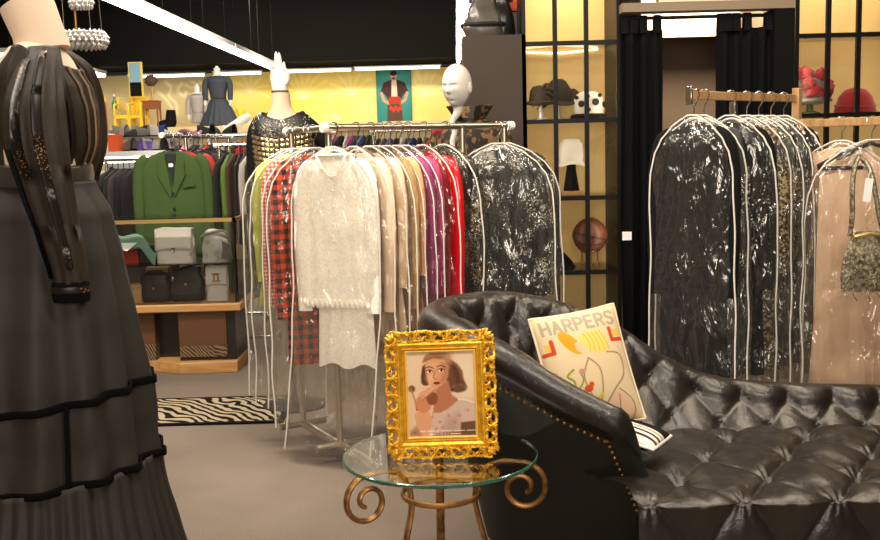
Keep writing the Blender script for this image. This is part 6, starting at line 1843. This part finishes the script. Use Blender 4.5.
ledge_mannequin(198, 84, 'small white headless mannequin in grey suit on the back ledge', 'grey tweed skirt suit on the small back ledge mannequin', 'grey_tweed', .105, .085, 113, 123, 'suit', 'suit')
def chair(px, label, w, filled, rz):
    t = root('chair', base_ledge(px), label, 'chair', rz=rz, group='yellow chairs on the ledge')
    hs = .20; hb = .46
    m = MB(); m.bx(-w/2, w/2, -w/2, w/2, hs-.05, hs); build('seat', m, 'yellow_paint', t, bevel=.006)
    for sx_ in (-1, 1):
        for sy_ in (-1, 1):
            m = MB(); m.bx(sx_*w/2-.015, sx_*w/2+.015, sy_*w/2-.015, sy_*w/2+.015, 0, hs-.05 if sy_ < 0 else hb); build('leg', m, 'yellow_paint', t, smooth=0)
    m = MB(); m.bx(-w/2+.015, w/2-.015, w/2-.012, w/2+.012, hs+(.02 if filled else .07), hb-.005); build('backrest', m, 'yellow_paint' if filled else 'pale_wood', t, bevel=.006)
    for sx_ in (-1, 1):
        m = MB(); m.tube(catmull([(sx_*w/2, w/2, hs+.17), (sx_*w/2, 0, hs+.16), (sx_*w/2, -w/2, hs+.13), (sx_*w/2, -w/2, hs)], 12), .014, 8); build('armrest', m, 'yellow_paint', t)
chair(123.5, 'yellow framed chair with pale back on the back ledge', .20, False, 0)
chair(137.5, 'solid yellow armchair right of the pale backed one', .20, True, -.2)
t = root('picture', (X(136, 80, YB-.9), YB-.9, Z(136, 97, YB-.9)), 'tall blue and black picture hung above the yellow chairs', 'picture')
hh = Z(136, 62, YB-.9)-Z(136, 97, YB-.9)
m = MB(); m.bx(-.1, .1, -.012, 0, 0, hh); build('frame', m, 'yellow_paint', t, smooth=0)
m = MB(); m.bx(-.085, .075, -.018, -.012, hh*.42, hh-.01); build('upper_print', m, 'blue_print', t, smooth=0, label='pale blue upper print')
m = MB(); m.bx(-.085, .075, -.018, -.012, .01, hh*.42); build('lower_print', m, 'black_cloth', t, smooth=0, label='black lower print')
# small cherry table with globe shaped sculpture
t = root('table', base_ledge(152), 'small cherry wood table right of the yellow chairs', 'table')
m = MB(); m.bx(-.11, .11, -.09, .09, .28, .38); build('drawer_box', m, 'cherry_wood', t, bevel=.004)
m = MB(); m.bx(-.12, .12, -.1, .1, .38, .395); build('top', m, 'cherry_wood', t, smooth=0)
for sx_ in (-1, 1):
    for sy_ in (-1, 1):
        m = MB(); m.tube([(sx_*.095, sy_*.075, .28), (sx_*.1, sy_*.08, 0)], [.014, .009], 8); build('leg', m, 'cherry_wood', t)
b_ = base_ledge(153)
t = root('hat_stand', (b_[0], b_[1], ZK+.395), 'dark feathery hat on a stand on the small cherry table', 'hat')
m = MB(); m.lathe([(.05, 0), (.05, .01), (.012, .02), (.01, .22)], n=14); build('stand', m, 'brass', t)
m = MB(); m.ell((0, 0, .28), (.09, .08, .08), 16, 10, fn=lambda p: p*(1+.15*sin(9*p.x)*cos(8*p.z))); build('crown', m, 'feather_brown', t)
# red picture frame, bottle, boot, vase
t = root('framed_picture', base_ledge(101), 'red and gold picture frame leaning at the left of the ledge', 'picture frame', rot=(math.radians(-8), 0, math.radians(20)))
m = MB(); w_, h_ = .16, .46
m.bx(-w_/2, -w_/2+.04, -.012, .012, 0, h_); m.bx(w_/2-.04, w_/2, -.012, .012, 0, h_); m.bx(-w_/2, w_/2, -.013, .013, 0, .04); build('frame', m, 'red_frame', t, smooth=0)
m = MB(); m.bx(-w_/2, w_/2, -.014, .014, h_-.06, h_); build('top_rail', m, 'emblem_gold', t, smooth=0, label='gold top rail')
m = MB(); m.bx(-w_/2+.04, w_/2-.04, 0, .006, .04, h_-.06); build('panel', m, 'pale_wood', t, smooth=0)
bz = Z(115, 109, YK)-ZK
t = root('plant_stand', base_ledge(114.5), 'thin pale stand under the green bottle at the ledge left', 'stand')
m = MB(); m.bx(-.05, .05, -.05, .05, bz-.015, bz); build('top', m, 'pale_wood', t, smooth=0)
for sx_ in (-1, 1):
    for sy_ in (-1, 1):
        m = MB(); m.bx(sx_*.042-.006, sx_*.042+.006, sy_*.042-.006, sy_*.042+.006, 0, bz-.015); build('leg', m, 'pale_wood', t, smooth=0)
b_ = base_ledge(114.8)
t = root('bottle', (b_[0], b_[1], ZK+bz), 'green bottle on the thin pale stand', 'bottle')
m = MB(); m.lathe([(.035, 0), (.036, .01), (.034, .09), (.013, .13), (.012, .17), (.016, .175)], n=16); build('glass', m, 'green_bottle', t)
m = MB(); m.lathe([(.012, .17), (.012, .2), (.008, .205)], n=12); build('stopper', m, 'white_plastic', t)
t = root('boot', base_ledge(168), 'black ankle boot shaped shoe on the ledge near the grey suit', 'boot')
m = MB(); m.tube(catmull([(.04, 0, .26), (.035, 0, .15), (.02, 0, .07), (-.08, -.01, .045), (-.15, -.01, .03)], 20), [.06+.02*sin(i/19*PI) for i in range(19)]+[.02], 14); build('upper', m, 'black_cloth', t)
m = MB(); m.bx(-.16, .08, -.045, .03, 0, .018); m.bx(.0, .08, -.04, .03, 0, .05); build('sole', m, 'black_metal', t, smooth=0)
b_ = base_ledge(240)
t = root('vase', (b_[0], b_[1], ZK), 'yellow flared vase on the ledge right of the navy dress', 'vase')
m = MB(); m.lathe([(.04, 0), (.04, .01), (.012, .05), (.02, .12), (.05, .2), (.06, .25), (.05, .248), (.012, .13)], n=18); build('body', m, 'yellow_paint', t)
b_ = base_ledge(246)

# ================================================================== lights of the shop and added fills
def area(name, loc, size, power, col, rot=(0, 0, 0)):
    l = bpy.data.lights.new(name, 'AREA'); l.shape = 'RECTANGLE'; l.size, l.size_y = size; l.energy = power; l.color = col
    o = bpy.data.objects.new(name, l); COL.objects.link(o); o.location = loc; o.rotation_euler = rot
    return o
warm = (1.0, .83, .62); neu = (1.0, .89, .74)
area('ceiling_light_near', (.9, 1.6, 3.4), (2.6, .25), 95, neu, (math.radians(18), 0, 0))
area('ceiling_light_left', (-2.2, 2.4, 3.4), (.25, 3.0), 70, neu, (0, math.radians(-12), 0))
area('ceiling_light_centre', (-.3, 3.6, 3.45), (2.2, .2), 70, neu)
area('ceiling_light_right', (1.9, 4.2, 3.45), (.2, 2.4), 60, warm)
area('counter_fill', (-1.7, 4.7, 3.4), (2.0, .2), 115, neu, (math.radians(32), 0, 0))  # added fill, angled to brighten the handbags in the counter
area('ceiling_light_middle', (-2.0, 9.0, 3.4), (.2, 4.0), 110, neu)
area('ceiling_light_back', (-1.5, 12.6, 3.35), (5.0, .2), 130, neu, (math.radians(40), 0, 0))
area('cabinet_light_left', ((X(526, 100, YC)+X(618, 100, YC))/2, YC+.2, 2.58), (.45, .2), 6, warm)
area('cabinet_light_right', ((X(797, 100, YC)+X(918, 100, YC))/2, YC+.2, 2.58), (.6, .2), 5, warm)
area('booth_light', (X(700, 40, 6.6), 6.3, 2.5), (.4, .3), 40, warm, (math.radians(55), 0, 0))
for nm, va, vb in (('left', 526, 618), ('right', 797, 918)):
    for k, v_ in enumerate((va, vb)):
        area('cabinet_fill_%s' % nm, (X(v_, 120, YC)+(.03 if k == 0 else -.03), YC+.04, 1.5), (.03, 2.0), 2.4, warm, (math.radians(90), 0, math.radians(-38 if k == 0 else 38)))  # unseen fills added at the front corners to brighten the lower shelves
area('front_fill', (-1.2, -2.85, 2.3), (1.6, 1.5), 95, (1, .89, .76), (math.radians(86), 0, math.radians(-6)))  # added fill behind the camera for the garment fronts; no window there
area('front_fill', (.2, -2.85, 2.3), (1.0, 1.5), 60, (1, .89, .76), (math.radians(90), 0, 0))  # second, narrower added fill next to the first
w = bpy.data.worlds.new('shop_air'); sc.world = w; w.use_nodes = True
w.node_tree.nodes['Background'].inputs[0].default_value = (1, .92, .8, 1); w.node_tree.nodes['Background'].inputs[1].default_value = .02
sc.view_settings.view_transform = 'Standard'; sc.view_settings.look = 'None'; sc.view_settings.gamma = 1; sc.view_settings.exposure = .1
sc.view_settings.use_curve_mapping = False
cy = sc.cycles
cy.transparent_max_bounces = 48; cy.max_bounces = 10; cy.glossy_bounces = 5; cy.diffuse_bounces = 4; cy.sample_clamp_indirect = 6
